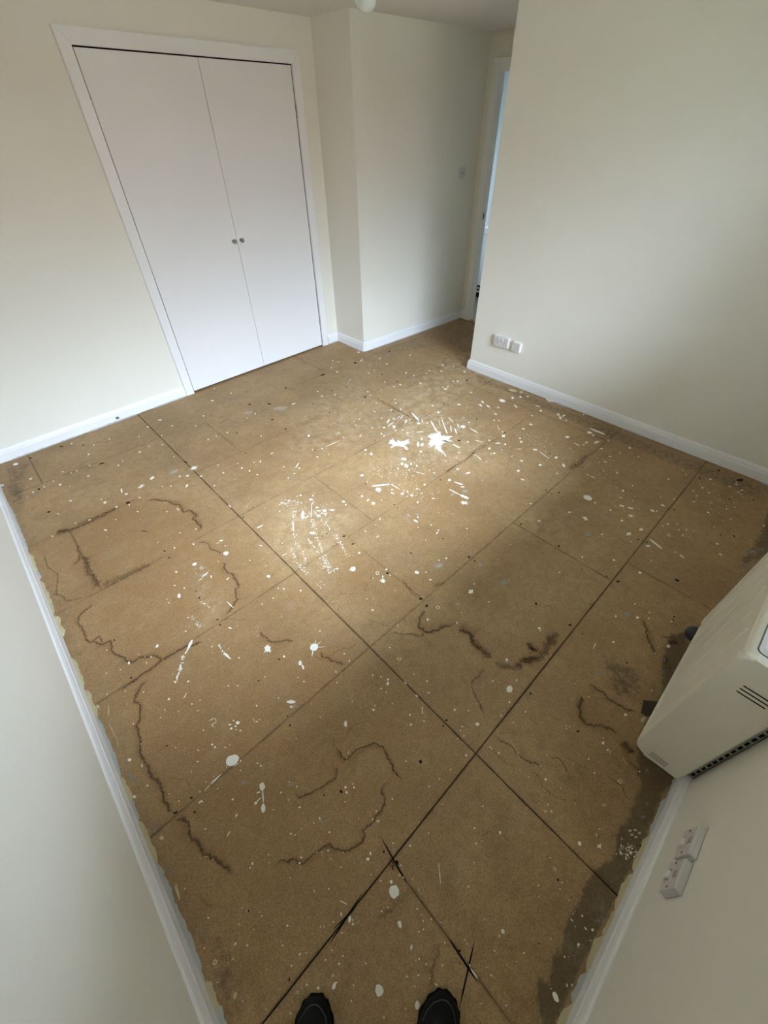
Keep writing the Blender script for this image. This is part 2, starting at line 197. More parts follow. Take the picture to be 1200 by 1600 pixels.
(7771,969,20,-19,-22,-15,0), (7644,1438,20,-19,-18,-12,0), (6194,2281,24,-23,-24,-19,0), (7210,-584,15,-14,-16,-10,0), (3675,-294,20,-19,-17,-13,0), 
(6351,-1385,-36,-21,-14,13,0), (6259,-1572,-16,-41,-24,9,0), (5742,2770,15,-50,-27,-5,1), (7115,-1437,14,-14,-15,-9,0), (3018,1680,10,-10,-9,-8,0), 
(-605,6001,-63,-103,-72,69,100), (-915,5417,-78,-117,-48,49,100), (-1021,5729,35,-34,-19,-32,0), (-1562,6387,25,-24,-14,-26,0), 
(-2644,6269,20,-20,-10,-21,0), (-1694,5879,52,8,7,-24,0), (-1946,4379,-21,-36,-16,16,0), (-2060,4329,-18,-19,-14,18,0), (-2380,7096,26,-58,-17,-8,0), 
(-2448,7116,38,3,7,-31,0), (-4064,8888,43,-41,-16,-47,0), (-3552,4195,24,-23,-8,-17,0), (-1796,7052,14,-14,-8,-16,0), (-2966,7657,18,-17,-9,-20,0), 
(-3121,8111,18,-17,-7,-16,0), (-1552,4031,13,-12,-7,-12,0), (-3819,7060,54,-52,-20,-51,8), (-3894,7464,-9,-204,-74,35,116), 
(-2634,3525,15,-15,-6,-11,0), (-2373,3120,18,-17,-8,-13,0), (1553,3905,29,-28,-24,-29,0), (1780,3687,25,-24,-19,-22,0), (1809,3807,18,-17,-14,-16,0), 
(1490,3751,-13,-42,-30,15,0), (1272,3573,18,-17,-15,-19,0), (-216,5376,18,-17,-14,-21,0), (21,4559,42,-13,-1,-23,0), (335,3735,25,-99,-64,-4,101), 
(340,3820,24,-23,-14,-19,0), (118,3862,17,-16,-11,-15,0), (-614,4158,20,-19,-13,-19,0), (-540,4037,17,-16,-11,-15,0), (-714,3404,20,-19,-14,-20,0), 
(-836,3331,26,-25,-12,-17,0), (348,3290,20,-19,-16,-21,0), (21,2943,23,-22,-13,-17,0), (-291,4030,14,-13,-9,-12,0), (1736,2379,48,-29,-10,-21,0), 
(1640,2541,38,-3,3,-22,0), (1887,2627,17,-17,-19,-20,0), (1296,2885,14,-13,-10,-12,0), (2525,2487,21,-20,-17,-17,0), (979,1931,-21,-37,-25,18,0), 
(823,1879,36,-34,-27,-31,0), (357,2564,16,-16,-9,-11,0), (-30,2694,13,-12,-9,-11,0), (67,2329,16,-15,-11,-13,0), (1695,1605,20,-19,-15,-15,0), 
(2061,1166,30,-28,-18,-17,0), (987,963,-23,-39,-31,23,0), (898,749,-88,-114,-112,94,100), (1292,898,25,-24,-21,-21,4), (1336,774,16,-15,-16,-16,0), 
(1483,1038,16,-15,-12,-12,0), (770,1211,16,-15,-13,-14,0), (-535,2191,19,-18,-10,-13,0), (1532,550,16,-15,-9,-9,0), (-139,5007,14,-14,-9,-14,0), 
(-275,3153,16,-16,-8,-11,0), (-149,3057,16,-16,-9,-11,0), (-1455,4208,16,-16,-7,-12,0), (204,5342,131,-37,-6,-97,101), (-340,6778,23,-22,-14,-24,0), 
(-1922,2410,25,-24,-12,-18,0), (-2990,2874,19,-18,-9,-16,0), (-3234,3141,32,14,12,-20,0), (-3922,3689,19,6,9,-17,0), (-3827,3218,44,28,29,-44,104), 
(-3423,2920,16,-15,-7,-13,0), (-3515,3056,11,-10,-5,-9,0), (-3557,2954,11,-10,-5,-9,0), (-3721,2268,54,31,28,-42,108), (-3604,2038,13,-12,-5,-8,0), 
(-1260,3237,15,-14,-7,-10,0), (-889,2472,17,-17,-9,-12,0), (-2245,2157,16,-15,-8,-13,0), (-2240,2265,11,-10,-6,-9,0), (-1984,1675,34,7,10,-19,0), 
(-1845,1574,13,-13,-7,-10,0), (-2283,1655,18,-18,-11,-16,0), (-2439,1134,-20,-28,-23,22,4), (-2176,1070,25,4,9,-18,0), (-2320,1121,15,3,6,-12,0), 
(-1987,804,-22,-23,-22,23,0), (-2787,960,20,-19,-9,-13,0), (-3223,1471,15,-14,-5,-8,0), (-2707,3675,14,-13,-6,-10,0), (-2375,3235,14,-13,-6,-10,0), 
(-2688,3030,11,-10,-5,-9,0), (-2951,3435,11,-11,-5,-10,0), (-488,1231,-51,-47,-27,30,100), (-433,1157,19,-19,-10,-12,0), (-488,1093,26,-25,-12,-14,0), 
(-877,1524,19,-19,-10,-12,0), (-606,1489,-32,-31,-15,17,0), (-847,1179,19,-18,-8,-9,0), (523,120,-40,-67,-46,34,100), (641,37,-5,-55,-27,11,1), 
(438,-440,-47,-27,-22,26,100), (958,-444,19,-18,-14,-12,0), (819,-380,19,-18,-13,-13,0), (1130,-11,20,-19,-14,-13,0), (319,696,16,-16,-13,-14,0), 
(510,634,16,-16,-11,-12,0), (1207,-1050,19,-18,-11,-10,0), (430,-753,-17,-16,-15,15,0), (343,-702,15,-15,-8,-8,0), (501,-959,3,-30,-18,5,0), 
(193,-946,18,-17,-12,-11,0), (-61,-738,18,-17,-12,-11,0), (379,-1199,15,-14,-10,-9,0), (424,-1407,4,-38,-18,5,0), (821,-1295,15,-15,-13,-11,0), 
(-31,-1014,15,-14,-10,-9,0), (-1108,792,16,-15,-11,-13,0), (-1285,756,28,4,11,-22,0), (-1518,1084,15,-15,-11,-14,0), (-728,240,15,-15,-11,-13,0), 
(-1237,165,18,-17,-10,-12,0), (-1550,707,24,14,10,-13,0), (-1641,531,58,31,27,-36,100), (-1558,537,30,-29,-8,-11,0), (-789,-392,-62,-87,-84,72,100), 
(-224,-1290,-63,-45,-41,44,100), (-1468,0,15,-14,-10,-12,0), (-1226,1710,16,-15,-9,-12,0), (1279,-453,19,-19,-14,-13,0), (1436,-699,13,-12,-10,-8,0), 
(1375,-1822,-17,-29,-14,9,0), (1660,-1514,13,-12,-9,-7,0), (2439,-1556,16,-15,-13,-9,0), (1051,-2462,15,-14,-10,-8,0), (-1019,-814,17,-16,-10,-11,0), 
(-490,-1126,12,-11,-7,-7,0), (3257,-556,14,-13,-12,-9,0), (1474,235,13,-13,-10,-9,0), (1129,-179,13,-12,-9,-9,0), (-339,993,45,-43,-21,-24,1), 
(2617,-2080,-26,-39,-42,28,0), (2465,-2064,-23,-16,-15,14,0), (2114,-2137,-16,-11,-14,14,0), (2691,-2747,20,-19,-14,-9,0), (2401,-2692,14,-14,-9,-6,0), 
(1666,-2357,-12,-19,-16,11,0), (1509,-2940,-14,-16,-15,12,0), (2614,-3786,-41,-85,-57,33,100), (4848,-2739,19,-18,-15,-8,0), 
(2657,-780,19,-18,-13,-10,0), (4612,-3535,-9,-27,-24,11,0), (4433,-3734,-3,-46,-20,6,0), (4554,-3888,-20,-29,-33,20,0), (4306,-3946,15,-14,-13,-7,0), 
(3974,-3745,-26,-23,-30,22,0), (3909,-3766,22,-36,-20,-2,1), (3467,-3587,-20,-11,-14,14,0), (3027,-3897,-25,-24,-16,12,0), 
(3134,-3992,-19,-10,-14,13,0), (2136,-2537,11,-11,-9,-6,0), (4249,-3502,15,-14,-8,-4,0), (6173,-3869,44,-42,-51,-23,16), 
(4858,-3912,160,-72,-24,-67,116), (1680,-1413,15,-14,-9,-7,0), (1692,-2168,11,-11,-9,-6,0), (2652,-3626,11,-11,-13,-8,0), (4304,-3363,3,-48,-16,4,0), 
(4458,-3326,18,-17,-11,-6,0), (6147,-2659,-27,-48,-53,26,0), (6544,-3138,46,-44,-50,-24,2), (6996,-2944,19,-18,-20,-9,0), 
(7752,-2746,51,-49,-36,-17,12), (8867,-3762,39,-37,-45,-18,1), (8372,-3815,79,-75,-72,-29,116), (6761,-2946,-36,-44,-24,13,8), 
(5126,-2176,18,-17,-17,-10,0), (4981,-2427,2,-50,-37,8,4), (4640,-3094,14,-14,-11,-6,0), (7682,-3661,43,-41,-34,-14,8), (7830,-3779,28,-52,-39,-3,8), 
(7852,-3909,37,-35,-34,-14,8), (7660,-3874,43,-41,-31,-13,8), (7619,-3752,37,-35,-31,-13,8), (6112,-1422,26,-49,-17,-3,0), 
(4674,-2776,11,-11,-11,-6,0), (4046,-2416,14,-14,-10,-6,0), 
]
STREAKS = [
(14156,21495,15445,21390,31,0), (22296,20446,21755,19075,53,0), (22499,18483,21626,17057,80,0), (23560,18278,22001,16404,40,0), 
(22801,17375,22002,16309,46,0), (23072,16910,22424,16276,44,0), (23922,17819,23626,17073,49,0), (23676,16720,23339,16254,49,0), 
(22987,16402,22505,15818,67,0), (23847,15561,23776,14764,59,0), (21180,15107,21172,14419,77,0), (21419,15678,21427,15311,55,0), 
(20430,18131,20906,17760,61,0), (22324,20455,21944,19233,56,0), (25728,14312,25252,13799,28,0), (22792,14247,23028,13712,46,0), 
(21224,13356,21281,12971,41,0), (21281,12971,21104,12416,31,0), (23053,18148,22501,17469,22,0), (23169,18661,22886,18105,28,1), 
(20838,18308,21110,17946,35,1), (20046,15261,19591,14373,46,0), (20619,14196,20721,14012,30,0), (30516,9018,30523,7847,134,0), 
(27770,8915,27706,8399,56,0), (24950,10150,24691,9196,36,0), (30696,13996,30749,13526,82,0), (31866,6764,31914,5812,107,16), 
(31945,10476,32081,9445,78,16), (21807,1153,21550,391,83,0), (21817,-462,21686,-707,48,0), (25339,-2774,25320,-3741,40,16), 
(28007,-637,28291,-912,17,1), (23449,-1058,23312,-1476,14,1), (16775,17390,17098,16345,68,1), (13574,15722,14554,15046,89,0), 
(14498,15920,14472,15099,36,1), (14609,14965,14681,14183,27,0), (17815,12198,17991,11610,80,0), (16991,11966,17059,11104,46,0), 
(17059,11104,17168,10507,110,0), (16774,14730,17003,14137,31,0), (11832,10086,11532,9877,14,1), (11532,9877,10566,9613,12,1), 
(9596,17001,8947,16087,22,0), (9585,17012,9949,17196,28,0), (5975,14748,6250,14696,35,0), (6074,17661,6439,17539,15,0), (8114,11038,9314,11056,31,1), 
(9960,15463,9654,13954,12,1), (9235,15455,9037,14286,23,1), (7802,8736,7361,8689,13,1), (2276,14140,2348,13553,25,0), (105,13314,-301,12957,82,0), 
(-301,12957,-439,12876,49,0), (869,11704,938,11215,52,0), (2362,14916,2284,14557,9,1), (-1139,11131,-1326,10997,22,0), (-975,9449,-738,9371,14,0), 
(-738,9371,-762,9192,12,0), (-762,9192,-974,9229,14,0), (-974,9229,-915,9074,11,0), (-1094,9259,-955,9047,9,1), (-1214,7485,-1258,7441,13,0), 
(-1041,7291,-795,7258,13,0), (-1483,7383,-1908,7390,18,0), (-1978,7348,-2176,7311,10,0), (1050,8667,601,8222,8,1), (363,8315,348,8061,9,0), 
(-507,12856,-639,12731,40,0), (-778,12533,-935,12279,54,0), (-1068,12169,-1203,11986,43,0), (-1287,11989,-1293,11842,19,0), 
(-3934,9774,-3810,9155,81,16), (-3681,12884,-3830,12436,21,8), (-3524,14060,-3697,13403,43,16), (-4074,13911,-3747,13487,28,16), 
(-3923,13914,-3542,14000,21,16), (-3739,13515,-3583,13039,11,16), (-3913,12213,-3874,11205,4,8), (-3874,11205,-3948,10904,5,8), 
(-3453,16204,-3397,16503,22,16), (-4730,11113,-4500,11130,9,8), (3977,9079,4342,8757,14,0), (3977,9079,4386,9097,14,0), (3977,9079,4278,9326,13,0), 
(3977,9079,3939,9402,12,0), (3876,9017,3633,8789,26,0), (3633,8789,3296,8513,10,1), (4227,6407,4366,6030,23,1), (6389,1121,6368,996,25,0), 
(7136,673,6831,-45,8,8), (6069,-1336,6103,-1450,10,1), (6648,-1048,6625,-1198,8,1), (-643,5920,-822,5550,27,0), (-849,5973,-731,5906,23,0), 
(-804,5747,-1017,5736,23,0), (-2061,5635,-2217,5580,20,0), (-1518,7382,-1917,7344,19,0), (-1940,7354,-2168,7321,14,0), (-3984,9864,-3777,9123,83,16), 
(-4050,6425,-3923,5750,68,16), (-4122,5806,-4057,5435,44,16), (-3991,5591,-4013,5178,23,8), (-3891,5104,-3911,4911,27,16), 
(-4150,5012,-3983,4896,35,16), (-3946,8261,-3998,7931,9,16), (-447,1752,-336,1519,8,0), (124,3417,91,3222,7,1), (-4064,2303,-4015,2075,10,16), 
(-4010,2892,-4000,2722,9,16), (-3938,5626,-3999,5200,22,8), (-3857,5105,-3914,4884,15,16), (1347,-1881,1345,-2126,30,0), (2416,238,2076,-137,12,0), 
(2828,465,2726,300,10,1), (2529,-318,2468,-429,7,1), (-441,1751,-351,1537,9,1), (5643,-3912,5299,-4026,10,16), (6193,-3638,6142,-3795,14,16), 
(6904,-2189,6700,-2388,7,1), (6189,-3643,6172,-3816,17,16), (7403,-3904,7395,-4032,12,1), (13407,283,13046,252,14,0), (13546,4042,13162,3720,11,1), 
(15587,-1545,16063,-2099,12,1), (8567,-960,8551,-1127,11,1), (13122,269,13366,296,13,0), (9701,-2527,9503,-2802,13,8), (12669,-707,12569,-809,10,1), 
(-798,37804,-205,37725,55,1), (1058,35621,1959,35611,95,16), (2566,35785,3630,35530,98,16), (-3718,35641,-3424,35565,57,16), 
(10379,21102,9482,19670,13,1), (11242,21916,9771,19574,13,1), (11461,21917,9939,19597,9,1), (7732,36067,8466,35964,97,16), 
(9792,35608,10561,35499,99,16), (12204,33240,13678,32763,193,17), (23636,-2747,23070,-3992,377,16), (24198,-2848,25696,-3650,245,16), 
(21141,-2695,22116,-2783,69,16), (24873,30617,24780,29075,194,16), 
]
PATCHES = [
[(18042,18945),(18531,18925),(18361,18543),(18680,18503),(18711,18021),(19135,17878),(19631,17850),(19059,17503),(19265,17301),(18683,17340),(18382,17545),(18421,16988),(18046,17613),(17784,17955),(17297,17913),(17761,18239),(17706,18646)], 
[(20598,17399),(21202,17376),(21860,17212),(22127,17048),(21662,16454),(21979,16050),(22347,15784),(21777,15693),(21452,15285),(21367,15728),(20870,15498),(20813,15731),(20139,15341),(19178,14292),(19529,15091),(19576,15549),(19989,16007),(19315,15974),(19674,16490),(20085,16620),(20523,16917)], 
[(2335,10727),(2534,10667),(2525,10326),(2399,10233),(2269,10401),(2144,10435),(2272,10569)], 
[(32378,14214),(32567,13588),(32546,12801),(31849,13286),(32057,13798)], 
]
TRAILS = [
([(8568,17398),(7926,16583),(7395,15743),(7093,15007),(6897,14095),(6644,13406)],93,110), 
([(8886,15933),(8457,15113),(8037,14094),(7671,13228),(7279,12453),(7074,11933)],75,110), 
([(9296,15536),(9175,14687),(8991,13679),(8833,12951),(8549,12144)],95,90), ([(6720,14871),(6420,14201),(6224,13359),(6264,12769)],100,70), 
([(7714,14786),(7630,13992),(7553,13342)],61,30), ([(7544,13115),(7479,12713),(7271,12237)],160,60), ([(7076,11986),(7635,11885)],85,30), 
([(6211,11968),(6340,11533)],134,14), ([(8734,16943),(9235,16166),(10155,15712)],515,110), ([(8601,18426),(8286,16798)],341,40), 
([(1381,15108),(1522,14144)],54,22), ([(620,14613),(698,13666)],116,30), ([(857,12235),(881,11607)],48,24), ([(2187,16507),(2217,16420)],340,40), 
([(-507,12856),(-833,12382),(-1136,12077),(-1301,11888)],56,60), ([(22665,19367),(23493,17510),(23146,16051)],737,120), 
([(18445,15982),(18878,13642),(19821,13034)],681,110), ([(14769,17437),(15753,15574),(17326,14342)],744,160), 
([(14289,15000),(15298,13343),(15422,11795)],688,90), ([(8678,18677),(9198,17167)],578,60), ([(26538,12436),(25391,8811),(24014,7868)],965,130), 
([(26696,18074),(27378,15611)],985,90), ([(20156,21262),(21439,20005),(19779,17889)],747,120), ([(26669,31206),(26282,26607)],1621,90), 
([(14915,23585),(18393,24272),(19086,21483)],1528,120), ([(27183,7064),(23146,2867)],763,60), ([(6943,-3555),(6959,-3883),(7373,-3875)],145,60), 
([(28428,962),(28102,-1541)],1157,60), ([(26188,13862),(22913,12464),(23149,10584)],821,90), 
]
STAINS = [
([(1905,25164),(2129,24896),(2389,24729),(2603,24436),(2948,24067),(3263,23625),(3447,23076),(3605,22674),(3553,21991),(3750,21881),(3929,21547),(3945,21135),(3680,21003),(3705,20444),(3735,20114),(3403,19630),(3211,19388)],67,80), 
([(2952,19081),(3204,18795),(3438,18474),(3337,18031),(3453,17719),(3655,17130)],42,60), 
([(3354,16845),(3355,16406),(3173,16274),(3201,15825),(3290,15502),(3257,14893),(3187,14564),(2968,14497),(2747,13897),(2361,13642),(1999,13483),(1630,13296)],51,75), 
([(1480,13393),(1916,13070),(2256,12693),(2579,12529)],33,50), ([(2589,11658),(2601,11277),(2677,10841),(2864,10483),(3259,10236),(3541,9921)],49,60), 
([(-3540,16775),(-3407,16468),(-3204,16407),(-3063,16137),(-2891,15972),(-2708,15930),(-2750,15528),(-2824,15296),(-2676,14898),(-2489,14466),(-2313,14173),(-2009,14088),(-1682,13901),(-1425,13823),(-1351,13498),(-1402,13297),(-1701,13257),(-2098,13236),(-2685,13255),(-3426,13216),(-3652,13141)],53,80), 
([(-1402,13297),(-1122,13278),(-605,13249),(-271,13188),(183,12972),(527,12909)],55,80), 
([(-2536,18909),(-2827,18537),(-3070,18580),(-3402,18275),(-3479,17984),(-3400,17492),(-3465,16748),(-3340,16460),(-2981,16509),(-2964,16098),(-2668,15925)],40,70), 
([(-3571,24508),(-3692,22872),(-3400,22137),(-3784,20650),(-3609,20009),(-3400,19676),(-2874,19435),(-2326,19244)],44,50), 
([(-2052,23714),(-2131,22787),(-2332,22337),(-2716,22083)],70,60), ([(-2001,22662),(-2155,20934),(-2105,20009),(-2052,19394)],186,55), 
([(-1895,13042),(-2044,12793),(-2307,12815),(-2665,12559),(-2877,12255),(-2723,11965),(-2817,11706),(-2927,11402),(-3146,11279),(-3193,10805),(-3342,10324),(-3384,9883),(-3306,9458),(-3401,9207),(-3309,8840),(-3335,8538)],44,80), 
([(-3356,9449),(-3384,9107),(-3285,8712),(-3276,8294),(-3358,8031),(-3330,7617),(-3223,7405)],55,80), 
([(-3415,7294),(-3037,7039),(-3026,6843),(-3087,6436),(-2998,6050),(-2944,5656),(-2820,5322),(-2681,5024),(-2600,4624),(-2497,4457)],56,85), 
([(-3115,8759),(-2784,8442),(-2489,8160),(-2482,7943),(-2538,7646),(-2700,7458)],23,40), 
([(2222,5303),(2063,5188),(2097,4894),(2063,4604),(2191,4514),(2428,4512),(2649,4528),(2974,4415),(3253,4248),(3419,3956),(3403,3708),(3311,3537),(3296,3297),(3176,3101),(3180,2673),(3203,2414)],36,75), 
([(1809,4785),(1676,4537),(1461,4348),(1193,4455),(908,4493),(556,4598),(341,4718),(162,4803),(150,4957),(13,5060)],32,70), 
([(186,5538),(370,5542),(693,5477),(1316,5641),(1578,5554)],24,30), 
([(2884,2661),(2828,2890),(2618,3033),(2419,2931),(2348,2713),(2030,2518),(1767,2553),(1449,2486),(1192,2550),(1149,2361),(953,2348),(660,2430),(417,2565),(186,2859),(153,3038),(-46,3155),(-318,3170),(-564,3214),(-787,3285),(-943,3528),(-1144,3626),(-1255,3779),(-1772,3946)],36,70), 
([(3361,5315),(2817,5268),(2486,5206)],26,40), ([(4302,3297),(4442,3063),(4249,2918),(3976,2985),(3854,3231)],20,40), 
([(2294,5527),(2183,5361),(2051,5220)],26,50), ([(4047,8805),(4022,8461),(4166,8141),(4288,7799),(4517,7402)],57,65), 
([(4186,8167),(4485,8246),(4863,8115),(5248,7886),(5589,7844)],39,50), ([(3729,8742),(3827,8512),(3947,8261)],32,40), 
([(4244,7358),(4015,6983),(4029,6721)],36,40), ([(6639,8596),(6827,8205),(7060,7773),(7218,7365)],28,50), 
([(5900,10284),(6199,10570),(6699,10531),(7258,9991),(7650,9713),(8153,10095),(8619,9697)],26,40), 
([(9310,7017),(8894,6868),(8491,6724),(8163,6420),(8221,6162),(8402,5888),(8793,5712),(9217,5558),(9646,5403)],62,70), 
([(9415,5215),(9583,4851),(9646,4492),(9411,4231),(9318,3847),(9371,3426),(9378,3056)],106,90), 
([(7116,7275),(7275,6971),(7454,6600),(7921,6151),(8268,6117)],81,45), 
([(8887,2999),(8473,3138),(8324,3026),(7918,3124),(7705,2960),(7532,2647),(7429,2357),(7173,1891),(7082,1723)],29,60), 
([(7162,4743),(6906,4557),(6762,4191),(6753,3873)],24,35), ([(9378,3056),(9430,2652),(9629,2286),(10143,2055)],184,45), 
([(10143,2055),(10575,1906),(11059,1712),(11550,1515)],203,60), ([(11196,2485),(11079,2125),(11141,1879)],104,60), 
([(11915,1986),(12209,1801),(12633,1687)],160,75), ([(11321,1707),(11804,1709),(12266,1552)],196,60), ([(9821,2249),(10350,2095),(10966,1774)],163,50), 
([(11223,2488),(11052,2273),(10952,1997)],65,60), ([(6897,1244),(6868,998),(7009,527),(6918,222),(6981,-158),(7182,-444),(7205,-776)],25,55), 
([(6282,1223),(6354,891),(6384,414),(6454,97),(6301,-63),(6260,-324)],24,45), ([(7081,1276),(7132,1053),(7427,805),(7753,702)],21,35), 
([(8443,760),(8372,464),(8434,191)],32,50), ([(7795,-488),(7736,-753),(7911,-825),(7932,-1068),(7813,-1328),(7559,-1627)],24,50), 
([(6667,-414),(6889,-565),(6825,-746),(6687,-969),(6750,-1317),(6866,-1655),(6987,-1827)],23,50), ([(3804,-367),(4115,-363),(4345,-480)],25,35), 
([(4421,-706),(4524,-855),(4501,-1033)],25,35), ([(16149,-470),(16133,-769),(15776,-1038),(15312,-1281),(14932,-1672),(14745,-2039)],53,65), 
([(13336,3048),(13715,2738),(13576,2434)],66,35), ([(16828,3777),(17054,3491),(17242,3108),(16993,2821),(16532,2624)],34,35), 
([(15788,-1593),(16201,-1991),(16223,-2253)],40,50), 
([(11310,-219),(11434,-527),(11499,-886),(11435,-1189),(11449,-1558),(11486,-1907),(11784,-2296)],47,75), 
([(10727,-146),(10585,-445),(10165,-605),(9924,-784),(9843,-1040),(9904,-1327),(10236,-1482),(10316,-1755),(10324,-1955),(10197,-2212)],58,70), 
([(10002,-2273),(10174,-2468),(10081,-2653),(10265,-2768)],82,80), 
([(7729,-580),(7735,-762),(7949,-879),(7913,-1107),(7707,-1423),(7446,-1613)],18,45), ([(6955,-74),(7035,-296),(7188,-472),(7136,-821)],18,45), 
([(8704,-2349),(8690,-2641),(8767,-2932),(8560,-3158),(8534,-3392)],21,60), ([(9669,-2731),(9691,-3097),(9438,-3246)],22,60), 
([(6730,-432),(6881,-605),(6820,-851)],17,40), ([(6675,-1091),(6732,-1410),(6905,-1757)],17,45), ([(6968,-2250),(6773,-2626)],15,35), 
([(9535,-2309),(9405,-2536),(9176,-2660)],22,50), ([(1353,421),(1006,471),(556,537),(249,608),(-21,647)],69,40), 
([(1141,-925),(917,-1118),(600,-1169),(204,-1356)],75,40), ([(1240,1309),(1276,1174),(1431,1229)],100,80), 
([(-2977,25375),(-2472,25534),(-1948,25172),(-1523,25206),(-832,25142),(-28,25144),(549,25308),(980,25219)],102,75), 
([(-2665,25575),(-2417,25481),(-2281,25203)],143,80), ([(-2080,19560),(-1022,19398),(-210,19358),(588,19203)],290,45), 
([(-1712,25351),(-549,25372),(355,25293)],71,50), ([(14925,-2031),(14966,-2251),(14587,-2329),(14475,-2653)],160,50), 
([(15781,-2019),(16200,-2231)],171,60), ([(-3557,4858),(-3380,4530),(-3316,4236)],67,35), ([(24358,7532),(25440,7408),(27096,7549)],272,45), 
([(19773,13081),(21032,13295),(21908,13444),(23124,13475)],92,50), ([(18191,13351),(19169,13307),(19994,13286)],86,50), 
([(21822,24843),(21894,23805),(21912,22157),(21718,19732)],138,40), ([(9655,9047),(9399,8196),(9386,7508)],78,50), 
([(10447,7423),(10800,7447),(11091,7412)],127,50), 
]
CRACKS = [
([(27213,20962),(25854,20800),(23647,20154)],18), ([(-2522,9723),(-2913,9731)],12), ([(1268,-1129),(545,-1681)],4), ([(24030,1465),(24017,1444)],5), 
([(9879,-2278),(8400,-2253)],6), ([(13777,-2243),(12816,-2296)],6), ([(8180,-2070),(8408,-2249)],6), ([(8332,-2569),(8299,-3269)],5), 
([(1939,7318),(-633,7309)],5), ([(-1117,9268),(-2445,9193)],4), ([(5728,7377),(1906,7263)],4), 
]
